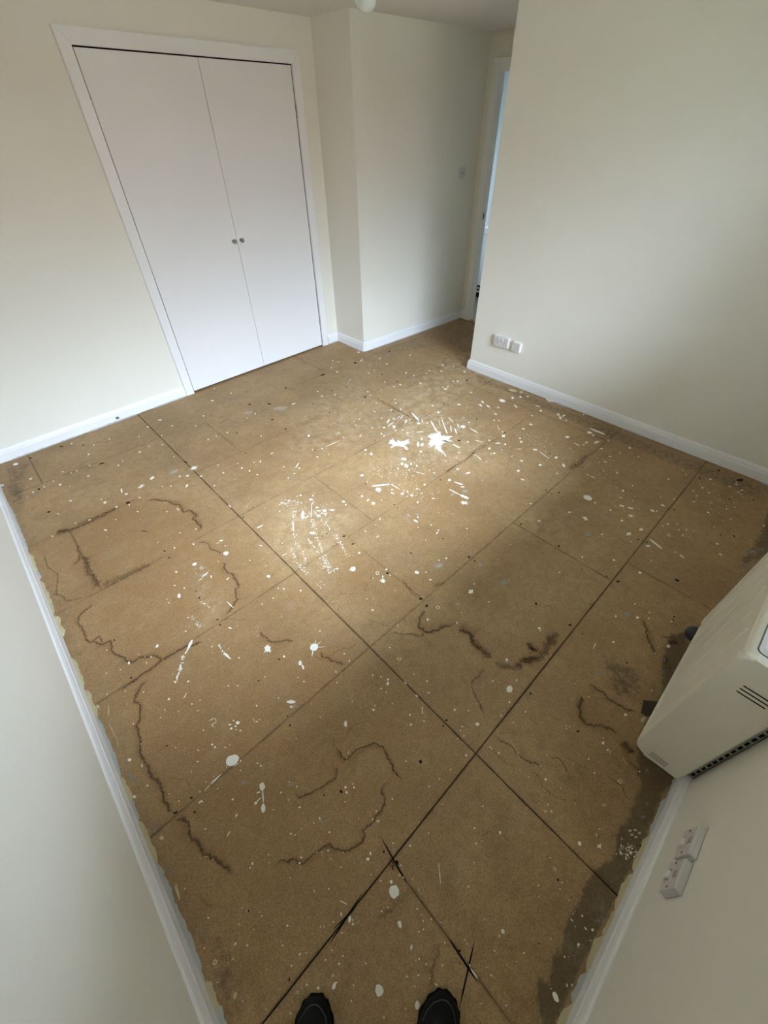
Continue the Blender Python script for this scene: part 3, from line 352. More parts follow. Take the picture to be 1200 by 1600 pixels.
DARK_SPOTS = [
(21343,31305,226,-46,-75,-127), (25363,31190,99,-98,-120,-141), (29807,30847,78,-77,-142,-146), (21392,27763,68,-67,-54,-65), 
(19999,28142,78,-77,-51,-65), (17345,27374,74,-73,-45,-61), (17481,25275,46,-45,-61,-78), (21360,25175,-8,-168,-82,-53), (25496,27383,94,-93,-51,-54), 
(17468,22022,44,-43,-41,-48), (17391,19581,42,-41,-47,-52), (21325,21617,46,-45,-59,-60), (13344,21649,32,-31,-33,-44), (25436,25235,80,-79,-62,-62), 
(25361,16053,40,-39,-65,-49), (21913,15105,93,-91,-64,-51), (25360,19500,47,-46,-57,-48), (25404,19112,9,-73,-62,-36), (30242,20903,217,11,-56,-74), 
(25315,13355,-12,-90,-68,-23), (21344,13405,28,-140,-58,-28), (21421,19539,45,-44,-57,-55), (13416,16166,37,-36,-36,-40), (13346,13408,39,-38,-34,-34), 
(13313,13034,31,-30,-33,-33), (17318,13006,42,-40,-42,-36), (13359,9399,32,-31,-31,-26), (13326,7484,48,-46,-49,-38), (17359,16123,40,-39,-44,-43), 
(17322,13506,25,-24,-28,-25), (11250,9905,27,-74,-33,-18), (8496,14390,35,-34,-31,-40), (8778,14365,27,-26,-26,-34), (9372,13503,84,-25,-24,-53), 
(9344,12680,82,-26,-21,-43), (9326,9814,49,-47,-44,-46), (6025,9883,19,-18,-15,-19), (8511,10171,20,-19,-23,-25), (13380,31142,100,-98,-62,-107), 
(14663,30037,128,-126,-65,-104), (13435,27620,81,-79,-49,-77), (17349,31530,75,-74,-63,-95), (10381,27889,65,-63,-33,-60), 
(13397,25662,91,-89,-47,-71), (5841,26964,64,-179,-45,-63), (5940,18999,30,-29,-25,-45), (9487,24937,36,-35,-29,-52), (6857,19437,26,-25,-22,-38), 
(1373,19663,23,-82,-32,-31), (1367,18994,42,-40,-24,-58), (1436,15809,26,-25,-16,-34), (1389,15313,38,-37,-22,-46), (1455,13514,55,-5,-3,-42), 
(1419,13143,43,-15,-8,-40), (2497,9701,33,-32,-21,-32), (1332,9475,36,-34,-16,-26), (1290,7047,38,15,12,-32), (-2551,9714,35,2,5,-30), 
(-2599,13427,49,-5,2,-44), (-2580,13176,36,-34,-11,-31), (-2514,15833,39,-37,-12,-37), (1425,31011,184,-10,-15,-110), (-2456,30864,66,-64,-23,-109), 
(-2538,27896,93,-11,-5,-90), (1330,25332,139,-21,-15,-100), (1191,34455,50,-49,-27,-101), (1150,22028,144,-216,-13,-26), (-51,35385,88,-86,-20,-85), 
(-2051,35343,85,-83,-16,-82), (25386,7555,47,-46,-68,-36), (25382,7033,36,-35,-68,-34), (25304,9457,44,-42,-70,-41), (21436,7522,29,-29,-47,-28), 
(21394,7077,29,-28,-47,-27), (21823,6822,49,-47,-57,-32), (25284,3655,29,-28,-53,-22), (17574,6931,36,-35,-61,-39), (30506,5667,33,-32,-55,-23), 
(29965,1056,46,-44,-78,-24), (29804,975,-16,-55,-47,-3), (25436,1083,46,-45,-55,-19), (28908,-983,39,-38,-61,-16), (29940,-2054,43,-42,-63,-15), 
(25518,-2113,9,-52,-66,-5), (31746,410,65,-63,-95,-27), (31596,-893,154,-150,-161,-40), (21463,1167,27,-26,-45,-18), (25071,-1540,39,-38,-42,-12), 
(27302,605,26,-25,-39,-12), (29193,-151,22,-21,-42,-12), (17621,4483,-44,-59,-60,13), (17465,1661,-31,-57,-43,6), (17562,1095,65,-63,-71,-31), 
(21332,1585,31,-30,-59,-24), (21464,1175,30,-29,-59,-23), (19854,-980,23,-83,-86,-11), (13433,947,5,-40,-37,-3), (13502,-1085,-6,-40,-35,3), 
(13433,1572,51,-49,-55,-30), (17447,-1667,34,-33,-44,-15), (17222,-1714,30,-29,-43,-15), (13327,3336,36,-34,-58,-35), (15234,1464,22,-21,-41,-20), 
(13500,-1086,5,-42,-32,-1), (9328,-956,49,-47,-31,-16), (12167,-2233,20,-20,-23,-9), (9272,1119,42,-40,-42,-26), (5941,2866,32,-31,-29,-24), 
(5671,2817,32,-31,-21,-18), (9278,1120,30,-29,-36,-22), (4103,2598,40,-39,-42,-39), (-2602,7449,47,-22,-3,-35), (-2701,6977,39,-10,2,-36), 
(-2594,3496,25,-24,-10,-17), (-3192,7419,76,-36,-3,-43), (853,4257,22,-22,-16,-21), (1315,1659,18,-17,-17,-18), (1365,3911,39,-37,-33,-41), 
(13344,7485,49,-48,-50,-39), (13339,7121,39,-38,-42,-32), (9325,9810,48,-46,-46,-48), (9411,7484,59,-57,-49,-45), (9320,7007,44,-43,-64,-58), 
(13322,3318,36,-34,-58,-35), (9635,5393,34,-33,-42,-34), (1335,1654,22,-21,-21,-22), (1392,-1443,25,-24,-21,-17), (1205,-1609,17,-16,-10,-8), 
(1445,1174,38,-36,-42,-42), (3166,-2944,18,-17,-13,-8), (4766,-3118,14,-13,-13,-7), (4819,-2622,2,-41,-31,7), (1285,7040,29,-28,-16,-23), 
(1410,7404,22,-21,-16,-24), (5924,2858,32,-31,-29,-24), (-2471,1490,13,-15,-35,-30), (-2609,3486,20,-19,-8,-13), (6759,-3013,17,-16,-23,-11), 
(7553,-4071,44,-42,-30,-12), (7137,-3319,17,-16,-15,-7), 
]
ZONES = [
((1,80,90,),[(2385,25482),(3897,21658),(3350,19183),(3494,15187),(1874,13504),(-1109,14038),(-2862,14659),(-3166,18358),(-1992,19336),(-2124,24479),(-414,25837)]), 
((1,75,150,),[(2691,13222),(5676,7956),(5477,6853),(1387,5198),(-817,4413),(-2696,5293),(-3350,7817),(-3074,11342),(-1109,14038)]), 
((1,70,90,),[(8489,12851),(11340,7325),(8365,7254),(6586,9986)]), ((1,50,120,),[(16850,15412),(20877,6004),(13926,5120),(11676,10438)]), 
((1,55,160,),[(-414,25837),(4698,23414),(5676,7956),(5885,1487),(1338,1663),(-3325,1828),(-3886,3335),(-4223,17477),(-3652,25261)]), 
((1,35,100,),[(28968,17740),(30949,7286),(24448,7017),(22577,14247)]), ((1,60,80,),[(13510,2300),(16688,252),(14184,-226),(11636,935)]), 
((1,50,100,),[(8363,28124),(17958,25434),(15818,19671),(7107,21075)]), 
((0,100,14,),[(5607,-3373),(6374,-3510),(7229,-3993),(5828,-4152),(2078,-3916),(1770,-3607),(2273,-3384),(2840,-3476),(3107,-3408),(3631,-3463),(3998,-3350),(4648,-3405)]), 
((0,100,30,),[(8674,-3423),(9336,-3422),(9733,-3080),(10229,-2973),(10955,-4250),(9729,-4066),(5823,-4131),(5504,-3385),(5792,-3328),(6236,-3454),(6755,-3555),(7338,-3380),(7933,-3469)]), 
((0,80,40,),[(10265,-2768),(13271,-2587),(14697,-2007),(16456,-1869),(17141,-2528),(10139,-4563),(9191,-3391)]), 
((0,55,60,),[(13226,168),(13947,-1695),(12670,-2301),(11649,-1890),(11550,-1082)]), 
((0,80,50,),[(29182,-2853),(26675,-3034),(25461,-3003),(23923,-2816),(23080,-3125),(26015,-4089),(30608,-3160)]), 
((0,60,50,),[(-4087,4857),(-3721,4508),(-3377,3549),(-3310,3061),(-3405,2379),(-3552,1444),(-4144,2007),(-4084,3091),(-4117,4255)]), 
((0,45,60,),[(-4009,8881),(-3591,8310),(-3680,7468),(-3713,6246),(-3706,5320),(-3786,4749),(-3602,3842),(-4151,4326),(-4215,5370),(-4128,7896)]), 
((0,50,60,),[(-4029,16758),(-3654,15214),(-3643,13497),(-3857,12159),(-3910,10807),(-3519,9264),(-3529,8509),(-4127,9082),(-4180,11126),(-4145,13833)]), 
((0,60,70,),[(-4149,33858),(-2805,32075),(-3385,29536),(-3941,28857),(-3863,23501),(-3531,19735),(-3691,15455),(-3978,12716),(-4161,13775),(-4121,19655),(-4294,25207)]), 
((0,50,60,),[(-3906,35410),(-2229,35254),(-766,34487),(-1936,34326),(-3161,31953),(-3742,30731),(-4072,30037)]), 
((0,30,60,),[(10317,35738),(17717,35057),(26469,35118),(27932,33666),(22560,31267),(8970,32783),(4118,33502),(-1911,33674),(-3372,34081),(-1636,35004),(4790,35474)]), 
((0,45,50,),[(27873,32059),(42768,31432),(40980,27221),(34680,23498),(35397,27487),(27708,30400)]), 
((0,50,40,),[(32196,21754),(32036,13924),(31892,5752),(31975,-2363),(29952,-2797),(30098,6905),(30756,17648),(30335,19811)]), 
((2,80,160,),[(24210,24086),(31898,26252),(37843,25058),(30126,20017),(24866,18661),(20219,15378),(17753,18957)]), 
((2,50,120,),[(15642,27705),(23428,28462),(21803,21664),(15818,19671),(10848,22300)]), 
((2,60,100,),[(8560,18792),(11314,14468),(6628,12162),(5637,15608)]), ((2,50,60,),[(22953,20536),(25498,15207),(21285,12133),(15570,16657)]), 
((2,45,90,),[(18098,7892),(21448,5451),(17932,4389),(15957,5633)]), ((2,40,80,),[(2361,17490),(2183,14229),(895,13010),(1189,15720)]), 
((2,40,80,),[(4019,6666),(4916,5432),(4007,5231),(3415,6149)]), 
]
def nums(row): return [v * 1e-4 for v in row]
def points(rows): return [Vector((x * 1e-4, y * 1e-4, 0)) for x, y in rows]
FAINT, SPIKY, RING, CREAM, GREY, LARGE = 1, 2, 4, 8, 16, 100    # the last number of each splat and streak adds these up

# ---------------------------------------------------------------- materials
def newmat(name):
    m = bpy.data.materials.new(name); m.use_nodes = True
    return m, m.node_tree, m.node_tree.nodes['Principled BSDF']
def plain(name, col, rough=0.5, metal=0.0, spec=0.5, bump=None, mottle=0.0):
    m, t, b = newmat(name); N = t.nodes.new; L = t.links.new
    b.inputs['Base Color'].default_value = (*col, 1); b.inputs['Roughness'].default_value = rough
    b.inputs['Metallic'].default_value = metal; b.inputs['Specular IOR Level'].default_value = spec
    g = N('ShaderNodeNewGeometry')
    if bump:
        n = N('ShaderNodeTexNoise'); n.inputs['Scale'].default_value = bump[0]; n.inputs['Detail'].default_value = 3
        L(g.outputs['Position'], n.inputs['Vector'])
        bp = N('ShaderNodeBump'); bp.inputs['Strength'].default_value = bump[1]; bp.inputs['Distance'].default_value = bump[2]
        L(n.outputs['Fac'], bp.inputs['Height']); L(bp.outputs[0], b.inputs['Normal'])
    if mottle:
        n = N('ShaderNodeTexNoise'); n.inputs['Scale'].default_value = 2.2; n.inputs['Detail'].default_value = 5
        L(g.outputs['Position'], n.inputs['Vector'])
        mx = N('ShaderNodeMix'); mx.data_type = 'RGBA'
        mx.inputs['A'].default_value = (*[c*(1-mottle) for c in col], 1); mx.inputs['B'].default_value = (*[min(1, c*(1+mottle)) for c in col], 1)
        L(n.outputs['Fac'], mx.inputs['Factor']); L(mx.outputs['Result'], b.inputs['Base Color'])
    return m

M = {}
M['cream'] = plain('cream_wall_paint', (0.765, 0.748, 0.678), 0.85, spec=0.25, bump=(260, 0.25, 0.0006), mottle=0.02)
M['ceiling'] = plain('white_ceiling_paint', (0.70, 0.68, 0.65), 0.9, spec=0.2, bump=(160, 0.3, 0.001))
M['gloss'] = plain('white_gloss_paint', (0.80, 0.80, 0.81), 0.34, spec=0.45, bump=(90, 0.06, 0.0005), mottle=0.012)
M['satin'] = plain('white_door_paint', (0.78, 0.775, 0.78), 0.42, spec=0.4, bump=(200, 0.08, 0.0004), mottle=0.01)
M['switch'] = plain('white_plastic', (0.62, 0.60, 0.60), 0.35)
M['switch_w'] = plain('bright_white_plastic', (0.80, 0.79, 0.78), 0.3)
M['heater'] = plain('ivory_heater_enamel', (0.78, 0.75, 0.65), 0.30, bump=(500, 0.05, 0.0002))
M['heater_rib'] = plain('ivory_heater_rib', (0.84, 0.80, 0.68), 0.3)
M['panel'] = plain('pale_grey_control_plastic', (0.74, 0.75, 0.75), 0.25)
M['dark'] = plain('dark_void', (0.012, 0.010, 0.010), 0.9, spec=0.1)
M['outline'] = plain('grey_gasket', (0.12, 0.12, 0.12), 0.6)
M['steel'] = plain('brushed_steel', (0.30, 0.29, 0.28), 0.32, metal=0.9)
M['galv'] = plain('galvanised_bracket', (0.42, 0.43, 0.42), 0.42, metal=0.6)
M['hinge'] = plain('painted_hinge', (0.45, 0.44, 0.43), 0.4, metal=0.3)
M['rubber'] = plain('dark_grey_rubber', (0.035, 0.04, 0.045), 0.55)
M['tar'] = plain('dark_brown_bitumen_patch', (0.07, 0.048, 0.032), 0.8)
M['black'] = plain('black_shoe_leather', (0.006, 0.006, 0.0065), 0.7, spec=0.2, bump=(300, 0.4, 0.0006))
M['sole'] = plain('black_sole_rubber', (0.009, 0.009, 0.009), 0.85, spec=0.2, bump=(200, 0.4, 0.001))
M['piping'] = plain('blue_grey_reflective_piping', (0.035, 0.045, 0.06), 0.5)
M['subfloor'] = plain('dark_gap_below_boards', (0.03, 0.017, 0.010), 0.95, spec=0.05)
M['foam'] = plain('yellowed_filler', (0.50, 0.43, 0.27), 0.9, bump=(90, 0.8, 0.004), mottle=0.3)
M['mortar'] = plain('grey_plaster_residue', (0.42, 0.42, 0.41), 0.9, bump=(120, 0.8, 0.002), mottle=0.25)
M['strip'] = plain('pale_threshold_wood', (0.40, 0.33, 0.24), 0.7, mottle=0.25)
M['hallfloor'] = plain('dusty_hall_floor', (0.20, 0.18, 0.13), 0.85, mottle=0.35)
M['hallwall'] = plain('pale_blue_white_hall_paint', (0.74, 0.79, 0.82), 0.8)
M['paint'] = plain('dried_white_paint', (0.84, 0.81, 0.74), 0.6)
M['beige'] = plain('dried_cream_paint', (0.58, 0.48, 0.31), 0.6)
M['grass'] = plain('mown_grass', (0.07, 0.08, 0.045), 0.95, mottle=0.3)
M['brick'] = plain('distant_brick', (0.16, 0.11, 0.085), 0.9, mottle=0.2)
M['rooftile'] = plain('distant_roof', (0.12, 0.10, 0.09), 0.9, mottle=0.2)

def glass_mat():
    m, t, b = newmat('window_glass'); t.nodes.remove(b); o = t.nodes['Material Output']
    tr = t.nodes.new('ShaderNodeBsdfTransparent'); tr.inputs[0].default_value = (0.93, 0.95, 0.94, 1)
    gl = t.nodes.new('ShaderNodeBsdfGlossy'); gl.inputs['Roughness'].default_value = 0.02
    fr = t.nodes.new('ShaderNodeFresnel'); fr.inputs[0].default_value = 1.45
    mx = t.nodes.new('ShaderNodeMixShader')
    t.links.new(fr.outputs[0], mx.inputs[0]); t.links.new(tr.outputs[0], mx.inputs[1]); t.links.new(gl.outputs[0], mx.inputs[2])
    t.links.new(mx.outputs[0], o.inputs[0]); return m
M['glass'] = glass_mat()
def bulb_mat():
    m, t, b = newmat('pearl_bulb_glass')
    b.inputs['Base Color'].default_value = (0.75, 0.76, 0.74, 1); b.inputs['Roughness'].default_value = 0.12
    b.inputs['Transmission Weight'].default_value = 0.55; b.inputs['IOR'].default_value = 1.2
    return m
M['bulb'] = bulb_mat()

def alpha_mat(name, col, scale, lo, hi, const=1.0, rough=0.7):
    """a film of paint or a soaked-in stain: covers where the vertex value 'cover' beats a fine noise"""
    m, t, b = newmat(name); N = t.nodes.new; L = t.links.new; o = t.nodes['Material Output']
    b.inputs['Base Color'].default_value = (*col, 1); b.inputs['Roughness'].default_value = rough
    b.inputs['Specular IOR Level'].default_value = 0.25
    g = N('ShaderNodeNewGeometry'); n = N('ShaderNodeTexNoise'); n.inputs['Scale'].default_value = scale; n.inputs['Detail'].default_value = 4
    L(g.outputs['Position'], n.inputs['Vector'])
    a = N('ShaderNodeAttribute'); a.attribute_name = 'cover'
    s = N('ShaderNodeMath'); s.operation = 'ADD'; L(n.outputs['Fac'], s.inputs[0]); L(a.outputs['Fac'], s.inputs[1])
    r = N('ShaderNodeMapRange'); r.interpolation_type = 'SMOOTHSTEP'; r.inputs['From Min'].default_value = lo; r.inputs['From Max'].default_value = hi
    r.inputs['To Max'].default_value = const; L(s.outputs[0], r.inputs['Value'])
    st = N('ShaderNodeAttribute'); st.attribute_name = 'strength'
    mu = N('ShaderNodeMath'); mu.operation = 'MULTIPLY'; L(r.outputs[0], mu.inputs[0]); L(st.outputs['Fac'], mu.inputs[1])
    tr = N('ShaderNodeBsdfTransparent'); mx = N('ShaderNodeMixShader')
    L(mu.outputs[0], mx.inputs[0]); L(tr.outputs[0], mx.inputs[1]); L(b.outputs[0], mx.inputs[2]); L(mx.outputs[0], o.inputs[0])
    return m
M['stain'] = alpha_mat('brown_water_stain', (0.165, 0.082, 0.034), 150, 0.66, 1.08, 0.9, 0.8)
M['film'] = alpha_mat('thin_scuffed_paint', (0.74, 0.70, 0.60), 170, 0.80, 1.20, 0.85)
M['thick'] = alpha_mat('smeared_white_paint', (0.80, 0.76, 0.67), 90, 0.66, 0.80, 1.0, 0.6)
M['dust'] = alpha_mat('thin_grey_plaster_smear', (0.47, 0.45, 0.41), 110, 0.80, 1.3, 0.8)

def board_mat():
    m, t, b = newmat('chipboard'); N = t.nodes.new; L = t.links.new
    g = N('ShaderNodeNewGeometry')
    def noise(scale, detail=4, rough=0.55):
        n = N('ShaderNodeTexNoise'); n.inputs['Scale'].default_value = scale; n.inputs['Detail'].default_value = detail
        n.inputs['Roughness'].default_value = rough; L(g.outputs['Position'], n.inputs['Vector']); return n.outputs['Fac']
    def ramp(v, a, c_, lo=0.0, hi=1.0):
        r = N('ShaderNodeMapRange'); r.inputs['From Min'].default_value = a; r.inputs['From Max'].default_value = c_
        r.inputs['To Min'].default_value = lo; r.inputs['To Max'].default_value = hi; r.interpolation_type = 'SMOOTHSTEP'
        L(v, r.inputs['Value']); return r.outputs[0]
    def mix(f, a, c_, mode='MIX'):
        x = N('ShaderNodeMix'); x.data_type = 'RGBA'; x.blend_type = mode
        if isinstance(f, float): x.inputs['Factor'].default_value = f
        else: L(f, x.inputs['Factor'])
        for k, v in (('A', a), ('B', c_)):
            if isinstance(v, tuple): x.inputs[k].default_value = (*v, 1)
            else: L(v, x.inputs[k])
        return x.outputs['Result']
    def math_(op, a, c_):
        x = N('ShaderNodeMath'); x.operation = op
        for i, v in enumerate((a, c_)):
            if isinstance(v, float): x.inputs[i].default_value = v
            else: L(v, x.inputs[i])
        return x.outputs[0]
    mk = N('ShaderNodeAttribute'); mk.attribute_name = 'marks'; sp = N('ShaderNodeSeparateColor'); L(mk.outputs['Color'], sp.inputs[0])
    damp, warm, pale = sp.outputs; edge = mk.outputs['Alpha']
    col = mix(ramp(noise(2.3), 0.3, 0.7), (0.315, 0.200, 0.098), (0.405, 0.262, 0.130))
    col = mix(math_('MULTIPLY', ramp(noise(26, 5), 0.42, 0.72), 0.42), col, (0.23, 0.145, 0.070))
    col = mix(math_('MULTIPLY', ramp(noise(7, 6, 0.65), 0.48, 0.70), 0.35), col, (0.22, 0.135, 0.062))
    # warm soaked areas, orange wear, and a browner tone over the left floor
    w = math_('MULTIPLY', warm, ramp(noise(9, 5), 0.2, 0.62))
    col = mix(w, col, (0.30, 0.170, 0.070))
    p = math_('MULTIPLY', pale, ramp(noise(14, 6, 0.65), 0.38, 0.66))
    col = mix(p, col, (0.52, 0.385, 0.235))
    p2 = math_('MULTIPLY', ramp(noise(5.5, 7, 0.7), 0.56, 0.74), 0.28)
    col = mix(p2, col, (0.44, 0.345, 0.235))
    # dirt: ragged edge
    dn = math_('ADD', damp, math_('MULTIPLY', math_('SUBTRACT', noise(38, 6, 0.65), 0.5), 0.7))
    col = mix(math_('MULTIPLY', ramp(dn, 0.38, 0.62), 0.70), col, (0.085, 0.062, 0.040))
    gr = math_('MULTIPLY', math_('MULTIPLY', damp, ramp(noise(17, 6, 0.7), 0.52, 0.68)), 0.55)
    col = mix(gr, col, (0.22, 0.20, 0.17))
    # soiling along the joints
    e = math_('MULTIPLY', edge, ramp(noise(11, 4), 0.35, 0.65, 0.08, 0.55))
    col = mix(e, col, (0.085, 0.045, 0.022))
    # chips of the board
    v = N('ShaderNodeTexVoronoi'); v.inputs['Scale'].default_value = 330; L(g.outputs['Position'], v.inputs['Vector'])
    s2 = N('ShaderNodeSeparateColor'); L(v.outputs['Color'], s2.inputs[0])
    ch = ramp(s2.outputs[0], 0.0, 1.0, 0.82, 1.18)
    ch2 = ramp(noise(700, 2), 0.25, 0.75, 0.84, 1.16)
    f = math_('MULTIPLY', ch, ch2)
    cb = N('ShaderNodeCombineColor'); [L(f, cb.inputs[i]) for i in range(3)]
    col = mix(1.0, col, cb.outputs[0], 'MULTIPLY')
    # tiny pale specks and small dark ones
    v2 = N('ShaderNodeTexVoronoi'); v2.inputs['Scale'].default_value = 42; L(g.outputs['Position'], v2.inputs['Vector'])
    s3 = N('ShaderNodeSeparateColor'); L(v2.outputs['Color'], s3.inputs[0])
    lim = math_('MULTIPLY', ramp(s3.outputs[1], 0.70, 1.0), 0.075)
    dot = math_('MULTIPLY', ramp(math_('SUBTRACT', lim, v2.outputs['Distance']), 0.0, 0.015), 0.8)
    col = mix(dot, col, (0.62, 0.57, 0.47))
    L(col, b.inputs['Base Color'])
    b.inputs['Roughness'].default_value = 0.62; b.inputs['Specular IOR Level'].default_value = 0.35
    bp = N('ShaderNodeBump'); bp.inputs['Strength'].default_value = 0.35; bp.inputs['Distance'].default_value = 0.0008
    L(f, bp.inputs['Height']); L(bp.outputs[0], b.inputs['Normal'])
    return m
M['board'] = board_mat()

# ---------------------------------------------------------------- helpers
def mesh_obj(name, verts, faces, mat, parent=None, smooth=False, kind=None):
    me = bpy.data.meshes.new(name); me.from_pydata([tuple(v) for v in verts], [], faces); me.update()
    mats = mat if isinstance(mat, (list, tuple)) else [mat]
    for m in mats: me.materials.append(m)
    if smooth: me.polygons.foreach_set('use_smooth', [True]*len(me.polygons))
    o = bpy.data.objects.new(name, me); COL.objects.link(o)
    if parent: o.parent = parent
    if kind: o['kind'] = kind
    return o
def bm_obj(name, bm, mat, parent=None, smooth=False, kind=None):
    bmesh.ops.recalc_face_normals(bm, faces=bm.faces[:])
    me = bpy.data.meshes.new(name); bm.to_mesh(me); bm.free()
    me.materials.append(mat)
    if smooth: me.polygons.foreach_set('use_smooth', [True]*len(me.polygons))
    o = bpy.data.objects.new(name, me); COL.objects.link(o)
    if parent: o.parent = parent
    if kind: o['kind'] = kind
    return o
def add_box(bm, x0, x1, y0, y1, z0, z1, bev=0.0, seg=2, X=None):
    v = [bm.verts.new((x, y, z)) for x in (x0, x1) for y in (y0, y1) for z in (z0, z1)]
    fs = [bm.faces.new([v[i] for i in q]) for q in ((0,1,3,2),(4,6,7,5),(0,4,5,1),(2,3,7,6),(0,2,6,4),(1,5,7,3))]
    es = list({e for f in fs for e in f.edges})
    vs = v
    if bev > 0:
        r = bmesh.ops.bevel(bm, geom=es, offset=bev, segments=seg, affect='EDGES', profile=0.5)
        vs = list({q for f in r['faces'] for q in f.verts} | {q for q in v if q.is_valid})
    if X: bmesh.ops.transform(bm, matrix=X, verts=vs)
    return vs
def box(name, x0, x1, y0, y1, z0, z1, mat, parent=None, bev=0.0, seg=2, X=None, kind=None):
    bm = bmesh.new(); add_box(bm, x0, x1, y0, y1, z0, z1, bev, seg, X)
    return bm_obj(name, bm, mat, parent, kind=kind)
def add_tube(bm, pts, r, n=8, cap=True):
    rings = []
    for i, p in enumerate(pts):
        p = Vector(p); a = Vector(pts[max(0, i-1)]); c = Vector(pts[min(len(pts)-1, i+1)]); d = (c-a).normalized()
        u = d.cross(Vector((0, 0, 1)))
        if u.length < 1e-3: u = d.cross(Vector((1, 0, 0)))
        u.normalize(); w = d.cross(u)
        rr = r[i] if isinstance(r, (list, tuple)) else r
        rings.append([bm.verts.new(p + (u*cos(2*pi*k/n) + w*sin(2*pi*k/n))*rr) for k in range(n)])
    for a, c in zip(rings, rings[1:]):
        for k in range(n): bm.faces.new((a[k], a[(k+1) % n], c[(k+1) % n], c[k]))
    if cap: bm.faces.new(rings[0]); bm.faces.new(rings[-1][::-1])
def add_lathe(bm, prof, n=24, X=None):
    """prof: (radius, height) pairs round the z axis"""
    rings = []
    for r, z in prof:
        rings.append([bm.verts.new((r*cos(2*pi*k/n), r*sin(2*pi*k/n), z)) for k in range(n)] if r > 1e-6 else [bm.verts.new((0, 0, z))])
    for a, c in zip(rings, rings[1:]):
        for k in range(n):
            q = [a[k % len(a)], a[(k+1) % len(a)], c[(k+1) % len(c)], c[k % len(c)]]
            q = list(dict.fromkeys(q))
            if len(q) > 2: bm.faces.new(q)
    if X: bmesh.ops.transform(bm, matrix=X, verts=[v for r in rings for v in r])
def thing(name, label, cat, loc=(0, 0, 0), rotz=0.0, group=None):
    o = bpy.data.objects.new(name, None); COL.objects.link(o); o.location = loc; o.rotation_euler = (0, 0, rotz)
    o.empty_display_size = 0.1
    o['label'] = label; o['category'] = cat
    if group: o['group'] = group
    return o
def struct_root(name, label, cat, loc=(0, 0, 0), rotz=0.0):
    o = thing(name, label, cat, loc, rotz); o['kind'] = 'structure'; return o
def struct(o, label, cat):
    o['kind'] = 'structure'; o['label'] = label; o['category'] = cat; return o
def frame2(p, q):
    """matrix whose x runs from p to q on the floor and y to its left"""
    d = (Vector((*q, 0)) - Vector((*p, 0))).normalized()
    return Matrix.Translation((*p, 0)) @ Matrix.Rotation(math.atan2(d.y, d.x), 4, 'Z'), (Vector((*q, 0)) - Vector((*p, 0))).length
SKIRT = [(0.016, 0.004), (0.016, 0.062), (0.0125, 0.068), (0.012, 0.078), (0.0105, 0.082), (0.0075, 0.091), (0.0035, 0.095), (0, 0.095)]
def skirting(p, q, rag=0.0, seed=1, m0=0.0, m1=0.0):
    """verts/faces of a moulded skirting whose back runs p->q, room on the RIGHT side of p->q; m0/m1 mitre lengths"""
    X, L = frame2(p, q); rnd = random.Random(seed)
    n = max(2, int(L/0.05)) if rag else 2
    V, F = [], []; prof = SKIRT + [(0, 0.004)]; k = len(prof)
    for i in range(n):
        s = i/(n-1)
        for t, z in prof:
            x = s*L
            if i == 0: x += m0*t
            if i == n-1: x -= m1*t
            V.append(X @ Vector((x, -t, z)))
    for i in range(n-1):
        for j in range(k):
            a, c = i*k+j, i*k+(j+1) % k
            F.append((a, c, c+k, a+k))
    F.append(tuple(range(k))); F.append(tuple((n-1)*k+j for j in reversed(range(k))))
    return V, F
def merge(parts):
    V, F = [], []
    for v, f in parts:
        o = len(V); V += list(v); F += [tuple(i+o for i in q) for q in f]
    return V, F

# ---------------------------------------------------------------- the room shell
CEIL = 2.325
XL, XR, YF = -0.437, 3.244, -0.433                      # left, right and front wall planes
A0, A1 = (XL, 3.6105), (2.80, 3.7092)                   # back wall, slightly out of square
AX, AL = frame2(A0, A1)
B0, B1 = (2.788, 3.271), (4.335, 3.216)                 # wall with the light switch
BX, BL = frame2(B0, B1)
XD = 4.330                                              # plane of the doorway wall
YC = 2.236                                              # where the right wall ends

def wall_a(u): return AX @ Vector((u, 0, 0))
# wardrobe opening along the back wall (u measured from the left corner)
WU0, WU1, WZ = 1.527, 3.004, 2.082
bm = bmesh.new()
add_box(bm, -0.12, WU0-0.012, 0, 0.12, 0, CEIL+0.1, X=AX)
add_box(bm, WU1+0.012, AL+0.1, 0, 0.12, 0, CEIL+0.1, X=AX)
add_box(bm, WU0-0.012, WU1+0.012, 0, 0.12, WZ+0.012, CEIL+0.1, X=AX)
struct(bm_obj('wall_back', bm, M['cream']), 'cream painted back wall around the white wardrobe doors', 'wall')
struct(box('wall_left', XL-0.12, XL, YF-0.3, 3.62, 0, CEIL+0.1, M['cream']), 'pale painted left wall running beside the camera to the wardrobe wall', 'wall')
bm = bmesh.new(); add_box(bm, 2.788, 2.90, 3.268, 3.85, 0, CEIL+0.1)
struct(bm_obj('wall_alcove', bm, M['cream']), 'narrow shaded return wall between wardrobe and light switch wall', 'wall')
bm = bmesh.new(); add_box(bm, 0.001, BL, 0, 0.12, 0, CEIL+0.1, X=BX)
struct(bm_obj('wall_far', bm, M['cream']), 'cream far wall carrying the small light switch', 'wall')
bm = bmesh.new()
add_box(bm, XR, XR+0.1, YF-0.3, YC, 0, CEIL+0.1)
add_box(bm, XR+0.1, XD+0.12, YC-0.1, YC, 0, CEIL+0.1)
struct(bm_obj('wall_right', bm, M['cream']), 'large cream right wall with the double socket near its corner', 'wall')
DT = 0.055
DY0, DY1, DZ = 2.30, 3.072, 2.083                       # doorway
bm = bmesh.new()
add_box(bm, XD, XD+DT, DY1+0.025, 3.40, 0, CEIL+0.1)
add_box(bm, XD, XD+DT, YC, DY0-0.025, 0, CEIL+0.1)
